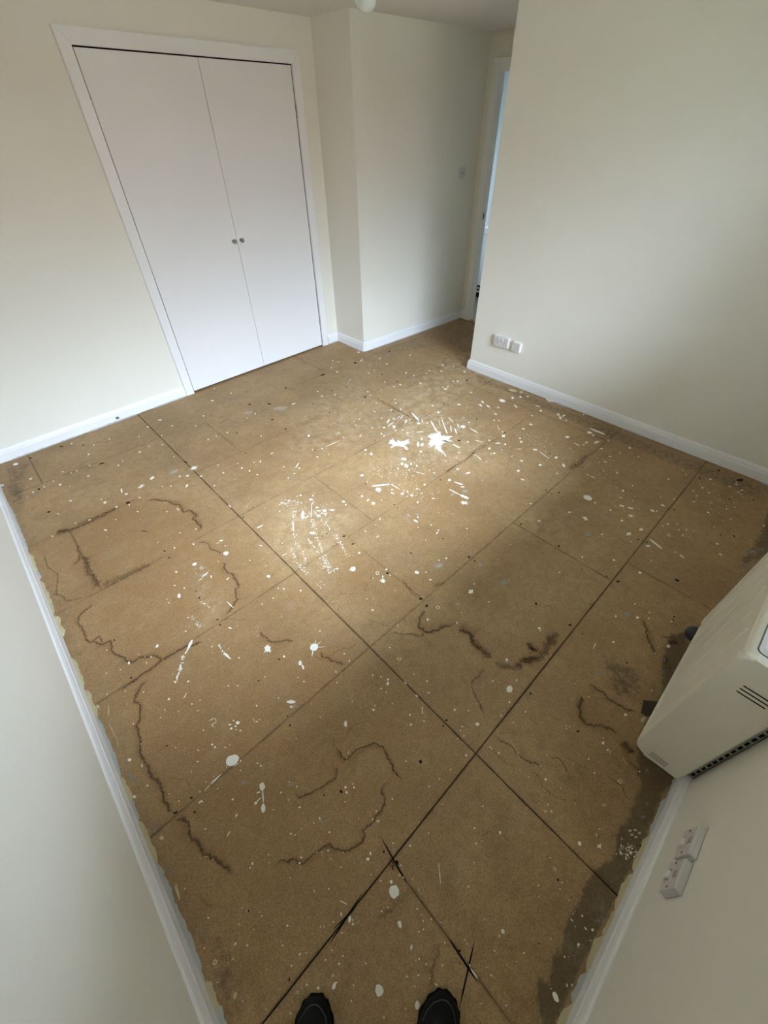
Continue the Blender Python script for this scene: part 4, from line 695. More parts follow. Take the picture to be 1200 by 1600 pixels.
add_box(bm, XD, XD+DT, DY0-0.025, DY1+0.025, DZ+0.025, CEIL+0.1)
struct(bm_obj('wall_doorway', bm, M['cream']), 'narrow cream wall strip around the open doorway', 'wall')
bm = bmesh.new()
add_box(bm, XL-0.12, WIN[0], YF-0.17, YF, 0, CEIL+0.1)
add_box(bm, WIN[1], XR+0.1, YF-0.17, YF, 0, CEIL+0.1)
add_box(bm, WIN[0], WIN[1], YF-0.17, YF, 0, WIN[2])
add_box(bm, WIN[0], WIN[1], YF-0.17, YF, WIN[3], CEIL+0.1)
struct(bm_obj('wall_front', bm, M['cream']), 'cream window wall with the heater and two switches', 'wall')
struct(box('ceiling', XL-0.1, XD+0.1, YF-0.1, 3.9, CEIL, CEIL+0.08, M['ceiling']), 'white textured ceiling of the bare room', 'ceiling')

# window (behind the edge of the picture, where the daylight comes in)
struct(box('added_eaves', XL-.6, XR+.6, YF-0.17-.55, YF-.17, 2.48, 2.66, M['gloss']), 'unseen white eaves added above the window to block the high sky', 'eaves')  # unseen overhang, added to keep steep sky light off the near floor
w = struct_root('window_1', 'white framed window above the wall heater', 'window', (WIN[0], YF-0.13, WIN[2]))
ww, wh = WIN[1]-WIN[0], WIN[3]-WIN[2]
bm = bmesh.new()
for a in ((0, ww, 0, 0.05), (0, ww, wh-0.05, wh), (0, 0.05, 0, wh), (ww-0.05, ww, 0, wh), (ww/2-0.03, ww/2+0.03, 0, wh)):
    add_box(bm, a[0], a[1], -0.03, 0.03, a[2], a[3], 0.004, 1)
bm_obj('window_frame', bm, M['gloss'], w)
box('pane', 0.05, ww/2-0.03, -0.003, 0.003, 0.05, wh-0.05, M['glass'], w)
box('pane', ww/2+0.03, ww-0.05, -0.003, 0.003, 0.05, wh-0.05, M['glass'], w)
box('sill', -0.04, ww+0.04, 0.03, 0.165, -0.025, 0.0, M['gloss'], w, 0.006)

# skirting boards
def board_side(name, segs, label):
    o = mesh_obj(name, *merge([skirting(*s) for s in segs]), M['gloss']); return struct(o, label, 'skirting')
a_in = lambda u: tuple((AX @ Vector((u, 0, 0)))[:2])
board_side('baseboard_back', [(a_in(0), a_in(WU0-0.075)), (a_in(WU1+0.078), a_in(AL-0.0))], 'white skirting board under the wardrobe wall')
board_side('baseboard_left', [((XL, YF), (XL, 3.611), 0, 1, 1, 1)], 'white skirting board along the left wall')
board_side('baseboard_alcove', [((2.788, 3.71), (2.788, 3.262))], 'short white skirting board on the alcove return')
board_side('baseboard_far', [((2.786, 3.271), (XD, 3.216))], 'white skirting board below the light switch wall')
board_side('baseboard_right', [((XR, YC), (XR, YF), 0, 1, -1, 1), ((XD, YC), (XR, YC), 0, 1, 0, -1)], 'white skirting board along the large right wall')
board_side('baseboard_front', [((XR, YF), (XL, YF), 0, 1, 1, 1)], 'white skirting board below heater and switches')
board_side('baseboard_doorway', [((XD, 3.215), (XD, 3.158))], 'short white skirting piece beside the door frame')

# yellowed filler and plaster crust squeezed out under the skirting: ragged ribbons that belong to the skirting board
def crust(parent_name, p, q, spans, inward, mat, seed, wmin=0.004, wmax=0.016, h=0.014):
    rnd = random.Random(seed); d = (Vector((*q, 0))-Vector((*p, 0))); L = d.length; d.normalize(); n = Vector((inward[0], inward[1], 0))
    for s0, s1, wm in spans:
        k = max(4, int((s1-s0)/0.012)); V, F = [], []; ph = rnd.random()*6
        for i in range(k+1):
            s = s0+(s1-s0)*i/k; t = i/k
            env = min(1, 6*min(t, 1-t)+0.12)
            wd = (wmin + (wm*0.46-wmin)*(0.75+0.25*sin(s*61+ph)*cos(s*23+ph)))*env + rnd.uniform(-.0024, .0024)
            c = Vector((*p, 0)) + d*s
            hh = h*(0.6+0.4*env) + rnd.uniform(-.002, .002)
            V += [c - n*0.002 + Vector((0, 0, hh)), c + n*wd*0.55 + Vector((0, 0, hh*0.75)), c + n*max(wd, .002) + Vector((0, 0, 0.0008))]
        for i in range(k):
            for j in range(2): F.append((i*3+j, i*3+j+1, i*3+j+4, i*3+j+3))
        mesh_obj('filler_bead', V, F, mat, bpy.data.objects[parent_name], smooth=True)
sl = XL+0.016
crust('baseboard_left', (sl, YF), (sl, 3.6), [(0.30, 0.42, .030), (0.43, 0.62, .040), (0.66, 0.74, .030), (1.08, 1.24, .030), (1.30, 1.42, .026), (1.70, 1.86, .034), (1.87, 2.06, .030), (2.20, 2.36, .038), (2.37, 2.66, .034), (2.72, 2.92, .03)], (1, 0), M['foam'], 3)
crust('baseboard_left', (sl, YF), (sl, 3.6), [(0.02, 0.30, .034), (0.62, 0.68, .030), (0.74, 1.10, .026), (1.24, 1.32, .022), (1.42, 1.72, .024), (2.66, 2.74, .03), (2.92, 3.5, .02)], (1, 0), M['mortar'], 5)
sf = YF+0.016
crust('baseboard_front', (XL, sf), (XR, sf), [(0.80, 0.90, .035), (0.90, 0.98, .018), (0.98, 1.10, .026), (1.11, 1.24, .022), (0.55, 0.72, .035), (0.30, 0.5, .02)], (0, 1), M['foam'], 7)
crust('baseboard_front', (XL, sf), (XR, sf), [(0.72, 0.80, .03), (1.24, 1.40, .022), (1.4, 1.7, .012)], (0, 1), M['mortar'], 9)
crust('baseboard_right', (XR-0.016, YF), (XR-0.016, YC), [(0.05, 0.25, .03), (0.98, 1.15, .014), (1.62, 1.72, .03), (2.2, 2.66, .012)], (-1, 0), M['mortar'], 11, h=0.008)
nA = (AX.to_3x3() @ Vector((0, -1, 0))); pA = AX @ Vector((0, -0.016, 0)); qA = AX @ Vector((AL, -0.016, 0))
crust('baseboard_back', tuple(pA[:2]), tuple(qA[:2]), [(0.10, 0.60, .012), (0.62, 1.05, .03), (1.15, 1.44, .02), (3.06, 3.22, .03)], (nA.x, nA.y), M['mortar'], 13, h=0.009)
crust('baseboard_alcove', (2.772, 3.27), (2.772, 3.68), [(0.0, 0.38, .022)], (-1, 0), M['mortar'], 15, h=0.010)
crust('baseboard_far', (2.79, 3.253), (4.31, 3.199), [(0.0, 1.4, .016)], (-0.035, -1), M['mortar'], 17, h=0.006)

# ---------------------------------------------------------------- floor of chipboard sheets
floor = struct_root('floor', 'bare stained chipboard floor spattered with white paint', 'floor')
struct_sub = box('underlay', XL-0.1, XD+0.1, YF-0.05, 3.80, -0.06, -0.022, M['subfloor'], floor)
zones = []
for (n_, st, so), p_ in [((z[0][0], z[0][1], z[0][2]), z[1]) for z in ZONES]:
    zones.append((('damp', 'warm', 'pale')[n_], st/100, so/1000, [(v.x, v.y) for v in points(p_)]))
def sdist(x, y, P):
    d = 1e9; ins = False; n = len(P)
    for i in range(n):
        x0, y0 = P[i]; x1, y1 = P[(i+1) % n]; ex, ey = x1-x0, y1-y0
        t = max(0, min(1, ((x-x0)*ex+(y-y0)*ey)/(ex*ex+ey*ey+1e-12)))
        dx, dy = x-x0-t*ex, y-y0-t*ey; d = min(d, dx*dx+dy*dy)
        if (y0 > y) != (y1 > y) and x < (x1-x0)*(y-y0)/(y1-y0)+x0: ins = not ins
    return math.sqrt(d)*(1 if ins else -1)
boxes = [(min(p[0] for p in P)-so, max(p[0] for p in P)+so, min(p[1] for p in P)-so, max(p[1] for p in P)+so) for n_, st, so, P in zones]
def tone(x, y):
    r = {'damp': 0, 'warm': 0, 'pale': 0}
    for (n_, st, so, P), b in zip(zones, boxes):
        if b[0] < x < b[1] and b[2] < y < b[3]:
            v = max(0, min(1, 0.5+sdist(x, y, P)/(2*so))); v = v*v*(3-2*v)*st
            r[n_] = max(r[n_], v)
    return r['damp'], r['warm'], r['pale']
def grid(a, c):
    pts = [a, a+0.004, a+0.012, a+0.03]; n = max(1, int((c-a-0.06)/0.035))
    pts += [a+0.03+(c-a-0.06)*i/n for i in range(1, n)] + [c-0.03, c-0.012, c-0.004, c]
    return pts
def make_board(x0, x1, y0, y1, g, rnd):
    """g: half gaps (left, right, near, far)"""
    x0 += g[0]; x1 -= g[1]; y0 += g[2]; y1 -= g[3]
    gx, gy = grid(x0, x1), grid(y0, y1); nx, ny = len(gx), len(gy); V, F, A = [], [], []
    dz = rnd.uniform(-0.0008, 0.0)
    for j, y in enumerate(gy):
        for i, x in enumerate(gx):
            e = min(x-x0, x1-x, y-y0, y1-y)
            V.append((x, y, dz - (0.0012 if e < 1e-6 else 0.0)))
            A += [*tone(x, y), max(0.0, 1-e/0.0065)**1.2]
    for j in range(ny-1):
        for i in range(nx-1): a = j*nx+i; F.append((a, a+1, a+nx+1, a+nx))
    # sides
    loop = [i for i in range(nx)] + [j*nx+nx-1 for j in range(1, ny)] + [(ny-1)*nx+i for i in range(nx-2, -1, -1)] + [j*nx for j in range(ny-2, 0, -1)]
    b0 = len(V)
    for v in loop: V.append((V[v][0], V[v][1], -0.02)); A += [*A[4*v:4*v+3], 1.0]
    for k in range(len(loop)): a, c = loop[k], loop[(k+1) % len(loop)]; F.append((c, a, b0+k, b0+(k+1) % len(loop)))
    o = mesh_obj('board', V, F, M['board'], floor)
    at = o.data.color_attributes.new('marks', 'FLOAT_COLOR', 'POINT'); at.data.foreach_set('color', A)
    return o
rnd = random.Random(4)
CUT = 0.5815
rows = [(-0.45, 0.133, [0.135, CUT, 1.919], 3.30), (0.133, 0.733, [CUT, 1.738], 3.30), (0.733, 1.330, [CUT, 0.947, 2.982], 3.30),
        (1.330, 1.930, [CUT, 1.145, 2.982], 3.30), (1.930, 2.535, [-0.206, CUT, 2.172, 2.982], 4.33),
        (2.535, 3.140, [CUT, 0.933, 3.345], 4.33), (3.140, 3.78, [-0.214, CUT, 2.190], 4.33)]
for ri, (y0, y1, js, xe) in enumerate(rows):
    xs = [-0.46] + js + [xe]
    for a, c in zip(xs, xs[1:]):
        def hg(x): return 0.0019 if abs(x-CUT) < 1e-6 else 0.0006
        gn = 0.0019 if ri == 1 else 0.0007; gf = 0.0019 if ri == 0 else 0.0007
        if ri in (0, 1) and a > 1.7: gn = min(gn, .0012); gf = min(gf, .0012)
        make_board(a, c, y0, y1, (hg(a), hg(c), gn, gf), rnd)
# saw overruns: thin dark kerfs beyond the joints
def kerf(p, q, w):
    p, q = Vector((*p, 0)), Vector((*q, 0)); d = (q-p).normalized(); n = Vector((-d.y, d.x, 0)); L = (q-p).length
    V = [p, p+d*L*.25-n*w/2, q-d*L*.25-n*w/2, q, q-d*L*.25+n*w/2, p+d*L*.25+n*w/2]
    mesh_obj('saw_kerf', [(v.x, v.y, 0.0004) for v in V], [(0, 1, 2, 3, 4, 5)], M['dark'], floor)
kerf((0.152, 0.205), (0.131, 0.05), 0.0045); kerf((0.136, -0.10), (0.128, -0.222), 0.0045)
kerf((0.192, -0.160), (0.052, -0.212), 0.0045); kerf((0.02, 0.140), (-0.13, 0.124), 0.004); kerf((-0.02, 0.129), (-0.10, 0.141), 0.003)

# cracks and dark scratches
for p_, w_ in CRACKS:
    P = points(p_); w_ *= 1e-4; V, F = [], []
    for i, p in enumerate(P):
        d = (P[min(i+1, len(P)-1)]-P[max(i-1, 0)]).normalized(); n = Vector((-d.y, d.x, 0)); e = 0.3 if i in (0, len(P)-1) else 1
        V += [p+n*w_*e+Vector((0, 0, .0003)), p-n*w_*e+Vector((0, 0, .0003))]
    for i in range(len(P)-1): F.append((2*i, 2*i+1, 2*i+3, 2*i+2))
    mesh_obj('crack', V, F, M['subfloor'], floor)

# water stains: ragged ribbons along the tide lines
def ribbon(name, P, hw, strength, mat, z, rnd, step=0.007, spike=0.9, parent=floor):
    pts = []
    for a, c in zip(P, P[1:]):
        n = max(1, int((c-a).length/step)); pts += [a.lerp(c, i/n) for i in range(n)]
    pts.append(P[-1]); V, F, C, S = [], [], [], []
    m = len(pts); j1 = 0
    amp = min(0.010, hw*1.3)
    for i, p in enumerate(pts):
        d = (pts[min(i+1, m-1)]-pts[max(i-1, 0)]).normalized(); n = Vector((-d.y, d.x, 0))
        j1 = 0.55*j1 + rnd.uniform(-1, 1)*amp*0.7; q = p + n*j1 + Vector((0, 0, z))
        env = min(1, 8*min(i+.3, m-.7-i)/m)
        wa = hw*(1+spike*rnd.random()**2*2)*env; wb = hw*(1+spike*rnd.random())*env
        V += [q+n*wa, q, q-n*wb]; C += [0, 0.62*env, 0]; S += [strength]*3
    for i in range(m-1):
        for k in range(2): F.append((i*3+k, i*3+k+1, i*3+k+4, i*3+k+3))
    o = mesh_obj(name, V, F, mat, parent)
    a = o.data.attributes.new('cover', 'FLOAT', 'POINT'); a.data.foreach_set('value', C)
    a = o.data.attributes.new('strength', 'FLOAT', 'POINT'); a.data.foreach_set('value', S)
    return o
rnd = random.Random(8)
for i, (p_, hw, st) in enumerate(STAINS):
    ribbon('water_stain', points(p_), hw*1e-4*0.95, min(1, st/100*.95), M['stain'], 0.0003+i*0.000012, rnd)
    if st >= 55: ribbon('water_stain', points(p_), hw*1e-4*4.5, st/100*0.24, M['stain'], 0.00022+i*0.000006, rnd, step=.02, spike=.3)

# paint: splats and drips
def outline_blob(c, a, b, rnd, n=11, jag=0.14, spiky=False):
    out = []
    for k in range(n):
        t = 2*pi*k/n; r = 1+rnd.uniform(-jag, jag)
        if spiky: r *= (1.25 if k % 2 else 0.72)*(1+rnd.uniform(-.25, .3))
        out.append(c + a*cos(t)*r + b*sin(t)*r)
    return out
def blob_mesh(pts, z, th):
    c = sum(pts, Vector())/len(pts); n = len(pts)
    V = [p+Vector((0, 0, z)) for p in pts] + [c.lerp(p, 0.72)+Vector((0, 0, z+th)) for p in pts] + [c+Vector((0, 0, z+th))]
    F = [(i, (i+1) % n, n+(i+1) % n, n+i) for i in range(n)] + [(n+i, n+(i+1) % n, 2*n) for i in range(n)]
    return V, F
rnd = random.Random(21)
small = {'paint': [], 'beige': []}; zi = 0
nbig = 0
def film(name, pts, mat, strength, z, lift=0.0):
    V, F = blob_mesh(pts, z, 0.0001); n = len(pts)
    o = mesh_obj(name, V, F, mat, floor)
    a = o.data.attributes.new('cover', 'FLOAT', 'POINT'); a.data.foreach_set('value', [0.12-lift*.6]*n+[0.5-lift*.8]*n+[0.62+lift])
    a = o.data.attributes.new('strength', 'FLOAT', 'POINT'); a.data.foreach_set('value', [strength]*(2*n+1))
for f in SPLATS:
    c, a, b = [Vector((f[i]*1e-4, f[i+1]*1e-4, 0)) for i in (0, 2, 4)]; big = f[6] >= LARGE; fl = f[6] % LARGE; zi += 1
    z = 0.0007 + (zi % 40)*0.00001
    n = 8 if not big else (18 if fl & SPIKY else 12)
    mt = 'beige' if fl & CREAM else 'paint'
    if fl & RING:                                     # dried ring of paint
        P = outline_blob(c, a, b, rnd, 14, .1); Q = [c.lerp(p, rnd.uniform(.6, .86)) for p in P]; k = len(P)
        if a.length > 0.011 or fl & FAINT: film('paint_scuff', P, M['film'], .5, z); continue
        V = [p+Vector((0, 0, z)) for p in P+Q]; F = [(i, (i+1) % k, k+(i+1) % k, k+i) for i in range(k)]
        mesh_obj('paint_ring', V, F, M['beige' if fl & FAINT else 'paint'], floor); continue
    if fl & GREY: film('plaster_smear', outline_blob(c, a*1.2, b*1.2, rnd, 16, .3), M['dust'], .9, z); continue
    if fl & FAINT: film('paint_scuff', outline_blob(c, a*1.1, b*1.1, rnd, 14, .3, bool(fl & SPIKY)), M['film'], .6, z); continue
    if fl & SPIKY and big: film('paint_splat', outline_blob(c, a*1.15, b*1.15, rnd, 20, .3, True), M['thick'], 1.0, z, .18); continue
    V, F = blob_mesh(outline_blob(c, a*1.05, b*1.05, rnd, n, .12, bool(fl & SPIKY)), z, 0.0006)
    if big: nbig += 1; mesh_obj('paint_splat', V, F, M[mt], floor)
    else: small[mt].append((V, F))
for s in PATCHES:
    P = points(s); Q = []
    for a, c in zip(P, P[1:]+P[:1]):
        Q.append(a); L_ = (c-a).length
        for k in range(2): Q.append(a.lerp(c, (k+1)/3)+Vector((rnd.uniform(-1, 1), rnd.uniform(-1, 1), 0))*L_*0.14)
    film('paint_splat', Q, M['thick'], 1.0, .0013, .22)
def streak(f):
    p, q = Vector((*f[:2], 0)), Vector((*f[2:4], 0)); w = max(f[4]*0.9, 0.0009); d = q-p; L_ = d.length; d.normalize(); n = Vector((-d.y, d.x, 0))
    k = max(3, int(L_/0.015)); up, dn = [], []
    for i in range(k+1):
        t = i/k; e = (0.45+0.55*min(1, 5*min(t, 1-t)))*rnd.uniform(.75, 1.2)
        up.append(p+d*L_*t+n*w*e); dn.append(p+d*L_*t-n*w*e*rnd.uniform(.8, 1.1))
    return up, dn
for f in STREAKS:
    fl = f[5]; f = nums(f[:5]); up, dn = streak(f); k = len(up); zi += 1; z = 0.0009+(zi % 30)*.00001
    if fl & (FAINT | GREY):
        P, Q = Vector((*f[:2], 0)), Vector((*f[2:4], 0))
        ribbon('plaster_smear' if fl & GREY else 'paint_scuff', [P, P.lerp(Q, .5), Q], max(f[4], .0012)*1.2, .85 if fl & GREY else .6, M['dust' if fl & GREY else 'film'], z, rnd, spike=.4)
        continue
    V = [v+Vector((0, 0, z)) for v in up+dn]; F = [(i, i+1, k+i+1, k+i) for i in range(k-1)]
    mesh_obj('paint_streak', V, F, M['beige' if fl & CREAM else 'paint'], floor)
for p_, w_, n_ in TRAILS:
    P = points(p_); w_ *= 1e-4
    Ls = [(c-a).length for a, c in zip(P, P[1:])]; T = sum(Ls)
    for i in range(int(n_)):
        t = rnd.random()*T; k = 0
        while t > Ls[k] and k < len(Ls)-1: t -= Ls[k]; k += 1
        a, c = P[k], P[k+1]; d = (c-a).normalized(); n = Vector((-d.y, d.x, 0))
        q = a + d*t + n*rnd.gauss(0, .45)*w_*1.6
        r = 0.0009+0.0022*rnd.random()**2.5; ang = rnd.random()*3
        u = Vector((cos(ang), sin(ang), 0))*r*rnd.uniform(1, 2.2); v = Vector((-sin(ang), cos(ang), 0))*r
        small['paint'].append(blob_mesh(outline_blob(q, u, v, rnd, 6, .2), .0008, .0003))
# fine spatter over the whole floor
for i in range(1500):
    q = Vector((rnd.uniform(XL+.03, XR), rnd.uniform(YF+.03, 3.55), 0))
    if rnd.random() < 0.45: q = Vector((rnd.gauss(1.9, .8), rnd.gauss(1.8, .7), 0))
    if not (XL+.03 < q.x < XR-.03 and YF+.03 < q.y < 3.2): continue
    r = 0.0008+0.0020*rnd.random()**3; ang = rnd.random()*3
    small['paint' if rnd.random() < .75 else 'beige'].append(blob_mesh(outline_blob(q, Vector((cos(ang), sin(ang), 0))*r*rnd.uniform(1, 1.8), Vector((-sin(ang), cos(ang), 0))*r, rnd, 5, .2), .0008, .0003))
# scuffed haze of thin paint trodden into the boards, in many small patches
hz = [];
for i in range(170):
    q = Vector((rnd.gauss(1.95, .62), rnd.gauss(1.75, .55), 0))
    if not (XL+.1 < q.x < XR-.1 and YF+.1 < q.y < 3.1): continue
    r = rnd.uniform(.006, .026); ang = rnd.gauss(.9, .7)
    hz.append(blob_mesh(outline_blob(q, Vector((cos(ang), sin(ang), 0))*r*rnd.uniform(1, 2.4), Vector((-sin(ang), cos(ang), 0))*r*.6, rnd, 9, .35), .0006+i*1e-6, .00005))
o = mesh_obj('paint_haze', *merge(hz), M['film'], floor, kind='stuff')
cv = [0.05]*9+[0.40]*9+[0.48]
a = o.data.attributes.new('cover', 'FLOAT', 'POINT'); a.data.foreach_set('value', cv*len(hz))
a = o.data.attributes.new('strength', 'FLOAT', 'POINT'); a.data.foreach_set('value', [0.55]*19*len(hz))
for k, v in small.items():
    if v: mesh_obj('paint_speckles', *merge(v), M[k], floor, kind='stuff')
dk = []
for s in DARK_SPOTS:
    f = nums(s); c, a, b = [Vector((f[i], f[i+1], 0)) for i in (0, 2, 4)]
    dk.append(blob_mesh(outline_blob(c, a, b, rnd, 8, .25), .0005, .0004))
mesh_obj('nail_heads_and_dirt', *merge(dk), M['subfloor'], floor, kind='stuff')

# ---------------------------------------------------------------- built-in wardrobe
wd = thing('built_in_wardrobe', 'white double door wardrobe built into the back wall with two small round knobs', 'wardrobe', tuple(AX.translation), math.atan2(AX[1][0], AX[0][0]))
# architrave: three lengths with a moulded section
def archi(name, parent, u0, u1, z1, w, out=-0.018):
    for seg in ('l', 'r', 't'):
        bm = bmesh.new()
        if seg == 'l': q = [(u0-w, 0), (u0, 0), (u0, z1), (u0-w, z1+w)]
        if seg == 'r': q = [(u1, 0), (u1+w, 0), (u1+w, z1+w), (u1, z1)]
        if seg == 't': q = [(u0, z1), (u1, z1), (u1+w, z1+w), (u0-w, z1+w)]
        f = [bm.verts.new((a, 0, z)) for a, z in q]; g = [bm.verts.new((a, out, z)) for a, z in q]
        bm.faces.new(f); bm.faces.new(g[::-1])
        for i in range(4): bm.faces.new((f[i], f[(i+1) % 4], g[(i+1) % 4], g[i]))
        bmesh.ops.bevel(bm, geom=[e for e in bm.edges if all(abs(v.co.y-out) < 1e-6 for v in e.verts)], offset=0.004, segments=2, affect='EDGES')
        bm_obj('architrave', bm, M['gloss'], parent)
archi('architrave', wd, WU0-0.002, WU1+0.002, WZ+0.002, 0.070)
# cavity behind the doors
bm = bmesh.new()
for a in ((WU0-.012, WU0, .0, .60, 0, WZ+.012), (WU1, WU1+.012, .0, .60, 0, WZ+.012), (WU0, WU1, .0, .60, WZ, WZ+.012), (WU0, WU1, .58, .60, 0, WZ), (WU0-.012, WU1+.012, .0, .60, -.06, -.021)):
    add_box(bm, *a)
bm_obj('carcass', bm, M['dark'], wd)
UM = WU0 + (1.825-1.086)/(2.562-1.086)*(WU1-WU0)
for side, (a, c) in enumerate(((WU0+0.0055, UM-0.0014), (UM+0.0014, WU1-0.0045))):
    d = box('door', a, c, -0.004, 0.016, 0.016, WZ-0.005, M['satin'], wd, 0.0012, 1)
    ku = UM + (-0.034 if side == 0 else 0.034)
    bm = bmesh.new()
    add_lathe(bm, [(0, 0), (.011, 0), (.0095, .004), (.0065, .009), (.0065, .014), (.011, .017), (.0155, .022), (.0165, .026), (.0145, .031), (.008, .0335), (0, .034)], 20,
              Matrix.Translation((ku, -0.004, 1.069)) @ Matrix.Rotation(R(90), 4, 'X'))
    bm_obj('knob', bm, M['steel'], d, smooth=True)['label'] = 'small round brushed steel knob'
    hu = WU0 if side == 0 else WU1
    for hz in (0.27, 1.83):
        bm = bmesh.new(); add_tube(bm, [(hu, -0.010, hz-.038), (hu, -0.010, hz+.038)], .0048, 10)
        for kz in (-.013, .013): add_box(bm, hu-.0055, hu+.0055, -.0155, -.0045, hz+kz-.0008, hz+kz+.0008)
        sgn = 1 if side == 0 else -1
        bm_obj('hinge', bm, M['hinge'], d)

# broken plaster bit on the left of the skirting
bm = bmesh.new(); bmesh.ops.create_icosphere(bm, subdivisions=2, radius=0.012)
for v in bm.verts: v.co *= 1+random.Random(int(v.co.x*1e5)).uniform(-.3, .3)
o = bm_obj('skirting_gouge', bm, M['outline'], bpy.data.objects['baseboard_back']); o.location = AX @ Vector((0.87, -0.014, 0.028)); o.scale = (1.4, .5, .9)

# ---------------------------------------------------------------- doorway
dr = struct_root('door_1', 'white door frame of the open doorway into the hall', 'door frame', (XD, 0, 0))
w_ = 0.075
bm = bmesh.new(); add_box(bm, -0.018, 0, DY1+0.005, DY1+0.005+w_, 0, DZ+0.008+w_, .004, 2); bm_obj('architrave', bm, M['gloss'], dr)
bm = bmesh.new(); add_box(bm, -0.018, 0, DY0-0.005-w_, DY0-0.005, 0, DZ+0.008+w_, .004, 2); bm_obj('architrave', bm, M['gloss'], dr)
bm = bmesh.new(); add_box(bm, -0.018, 0, DY0-0.005, DY1+0.005, DZ+.008, DZ+0.008+w_, .004, 2); bm_obj('architrave', bm, M['gloss'], dr)
box('jamb', 0, DT, DY1, DY1+0.025, 0, DZ, M['gloss'], dr, .002, 1)
box('jamb', 0, DT, DY0-0.025, DY0, 0, DZ, M['gloss'], dr, .002, 1)
box('head_jamb', 0, DT, DY0-.025, DY1+0.025, DZ, DZ+.025, M['gloss'], dr, .002, 1)
box('door_stop', 0.034, 0.050, DY1-0.010, DY1, 0, DZ, M['gloss'], dr, .002, 1)
box('door_stop', 0.034, 0.050, DY0, DY0+0.010, 0, DZ, M['gloss'], dr, .002, 1)
o = box('strike_plate', 0.004, 0.026, DY1-0.0015, DY1, 1.015, 1.075, M['steel'], dr)
box('latch_hole', 0.008, 0.020, DY1-0.0022, DY1-.001, 1.032, 1.058, M['dark'], o)
box('threshold', -0.005, 0.05, DY0, DY1, -0.004, 0.006, M['strip'], dr, .002, 1)

# the hall behind it
struct(box('floor_hall', XD+0.0, 6.0, 1.2, 4.7, -0.05, -0.004, M['hallfloor']), 'dusty hall floor seen through the doorway', 'floor')
struct(box('wall_hall', 5.30, 5.42, 1.0, 4.9, 0, CEIL, M['hallwall']), 'bluish white hall wall seen through the doorway', 'wall')
bm = bmesh.new()
add_box(bm, XD, 5.29, 4.7, 4.8, 0, 0.85); add_box(bm, XD, 5.29, 4.7, 4.8, 2.05, CEIL); add_box(bm, XD, 4.5, 4.7, 4.8, .85, 2.05); add_box(bm, 4.86, 5.29, 4.7, 4.8, .85, 2.05)
add_box(bm, XD, XD+.05, 3.40, 4.8, 0, CEIL); add_box(bm, XD, 5.29, 1.0, 1.1, 0, CEIL); add_box(bm, XD, XD+.1, 1.0, YC-.1, 0, CEIL)
struct(bm_obj('wall_hall_side', bm, M['hallwall']), 'pale hall walls around the corner from the doorway', 'wall')
struct(box('ceiling_hall', XD+DT, 5.42, 1.0, 4.9, CEIL, CEIL+.08, M['ceiling']), 'white hall ceiling beyond the doorway', 'ceiling')
w = struct_root('added_hall_window', 'unseen hall window added around the corner to light the hall', 'window', (4.5, 4.75, .85))  # added opening, its size sets how bright the hall gets
bm = bmesh.new()
for a in ((0, .36, 0, .05), (0, .36, 1.15, 1.2), (0, .04, 0, 1.2), (.32, .36, 0, 1.2)): add_box(bm, a[0], a[1], -.03, .03, a[2], a[3])
bm_obj('window_frame', bm, M['gloss'], w); box('pane', .04, .32, -.003, .003, .05, 1.15, M['glass'], w)
hh = thing('hall_heater', 'white storage heater on the hall wall beyond the doorway', 'heater', (5.145, 3.15, 0))
box('casing', 0.0, 0.15, -0.45, 0.50, 0.06, 0.735, M['hallwall'], hh, .006)
box('top_cover', -0.010, 0.15, -0.46, 0.51, 0.737, 0.80, M['gloss'], hh, .006)
g_ = box('grille', -0.003, 0.0, -0.42, 0.46, 0.085, 0.150, M['dark'], hh)
for i in range(15): box('louvre', -0.006, -0.003, -0.41+i*.058, -0.372+i*.058, 0.103, 0.132, M['hinge'], g_)
for y_ in (-.4, .42): box('foot', 0.02, 0.12, y_, y_+.04, -0.004, 0.06, M['dark'], hh)

# ---------------------------------------------------------------- electrical plates
def rounded_plate(name, w, h, t, mat, parent=None, bev=0.004):
    """plate in local axes: x width, z height, front at y=-t"""
    return box(name, -w/2, w/2, -t, 0, -h/2, h/2, mat, parent, bev, 3)
def placed(name, label, loc, rz, cat):
    return thing(name, label, cat, loc, rz)
# double socket on the right wall (faces -x)
s = placed('double_socket', 'grey white double power socket low on the right wall', (XR, 1.922, 0.352), R(-90), 'socket')
rounded_plate('back_box', .148, .088, .028, M['switch_w'], s)
o = rounded_plate('faceplate', .146, .086, .034, M['switch'], s)
for sx in (-1, 1):
    for (dx, dz, ww_, hh_) in ((0, .004, .004, .009), (-.011, -.016, .007, .0045), (.011, -.016, .007, .0045)):
        cx_ = sx*.046+dx; box('pin_slot', cx_-ww_/2, cx_+ww_/2, -.0346, -.0335, dz-hh_/2, dz+hh_/2, M['outline'], s)
    box('rocker', sx*.017-.008, sx*.017+.008, -.039, -.033, .012, .034, M['switch_w'], s, .002, 1)
# blank plate beside it
s = placed('blank_plate', 'small square white blank wall plate right of the double socket', (XR, 1.768, 0.347), R(-90), 'wall plate')
rounded_plate('back_box', .082, .086, .020, M['switch_w'], s); rounded_plate('cover', .078, .082, .027, M['switch_w'], s)
bm = bmesh.new(); add_box(bm, -.030, .030, -.0285, -.026, -.033, .033, .001, 1); bm_obj('inner_panel', bm, M['switch'], s)
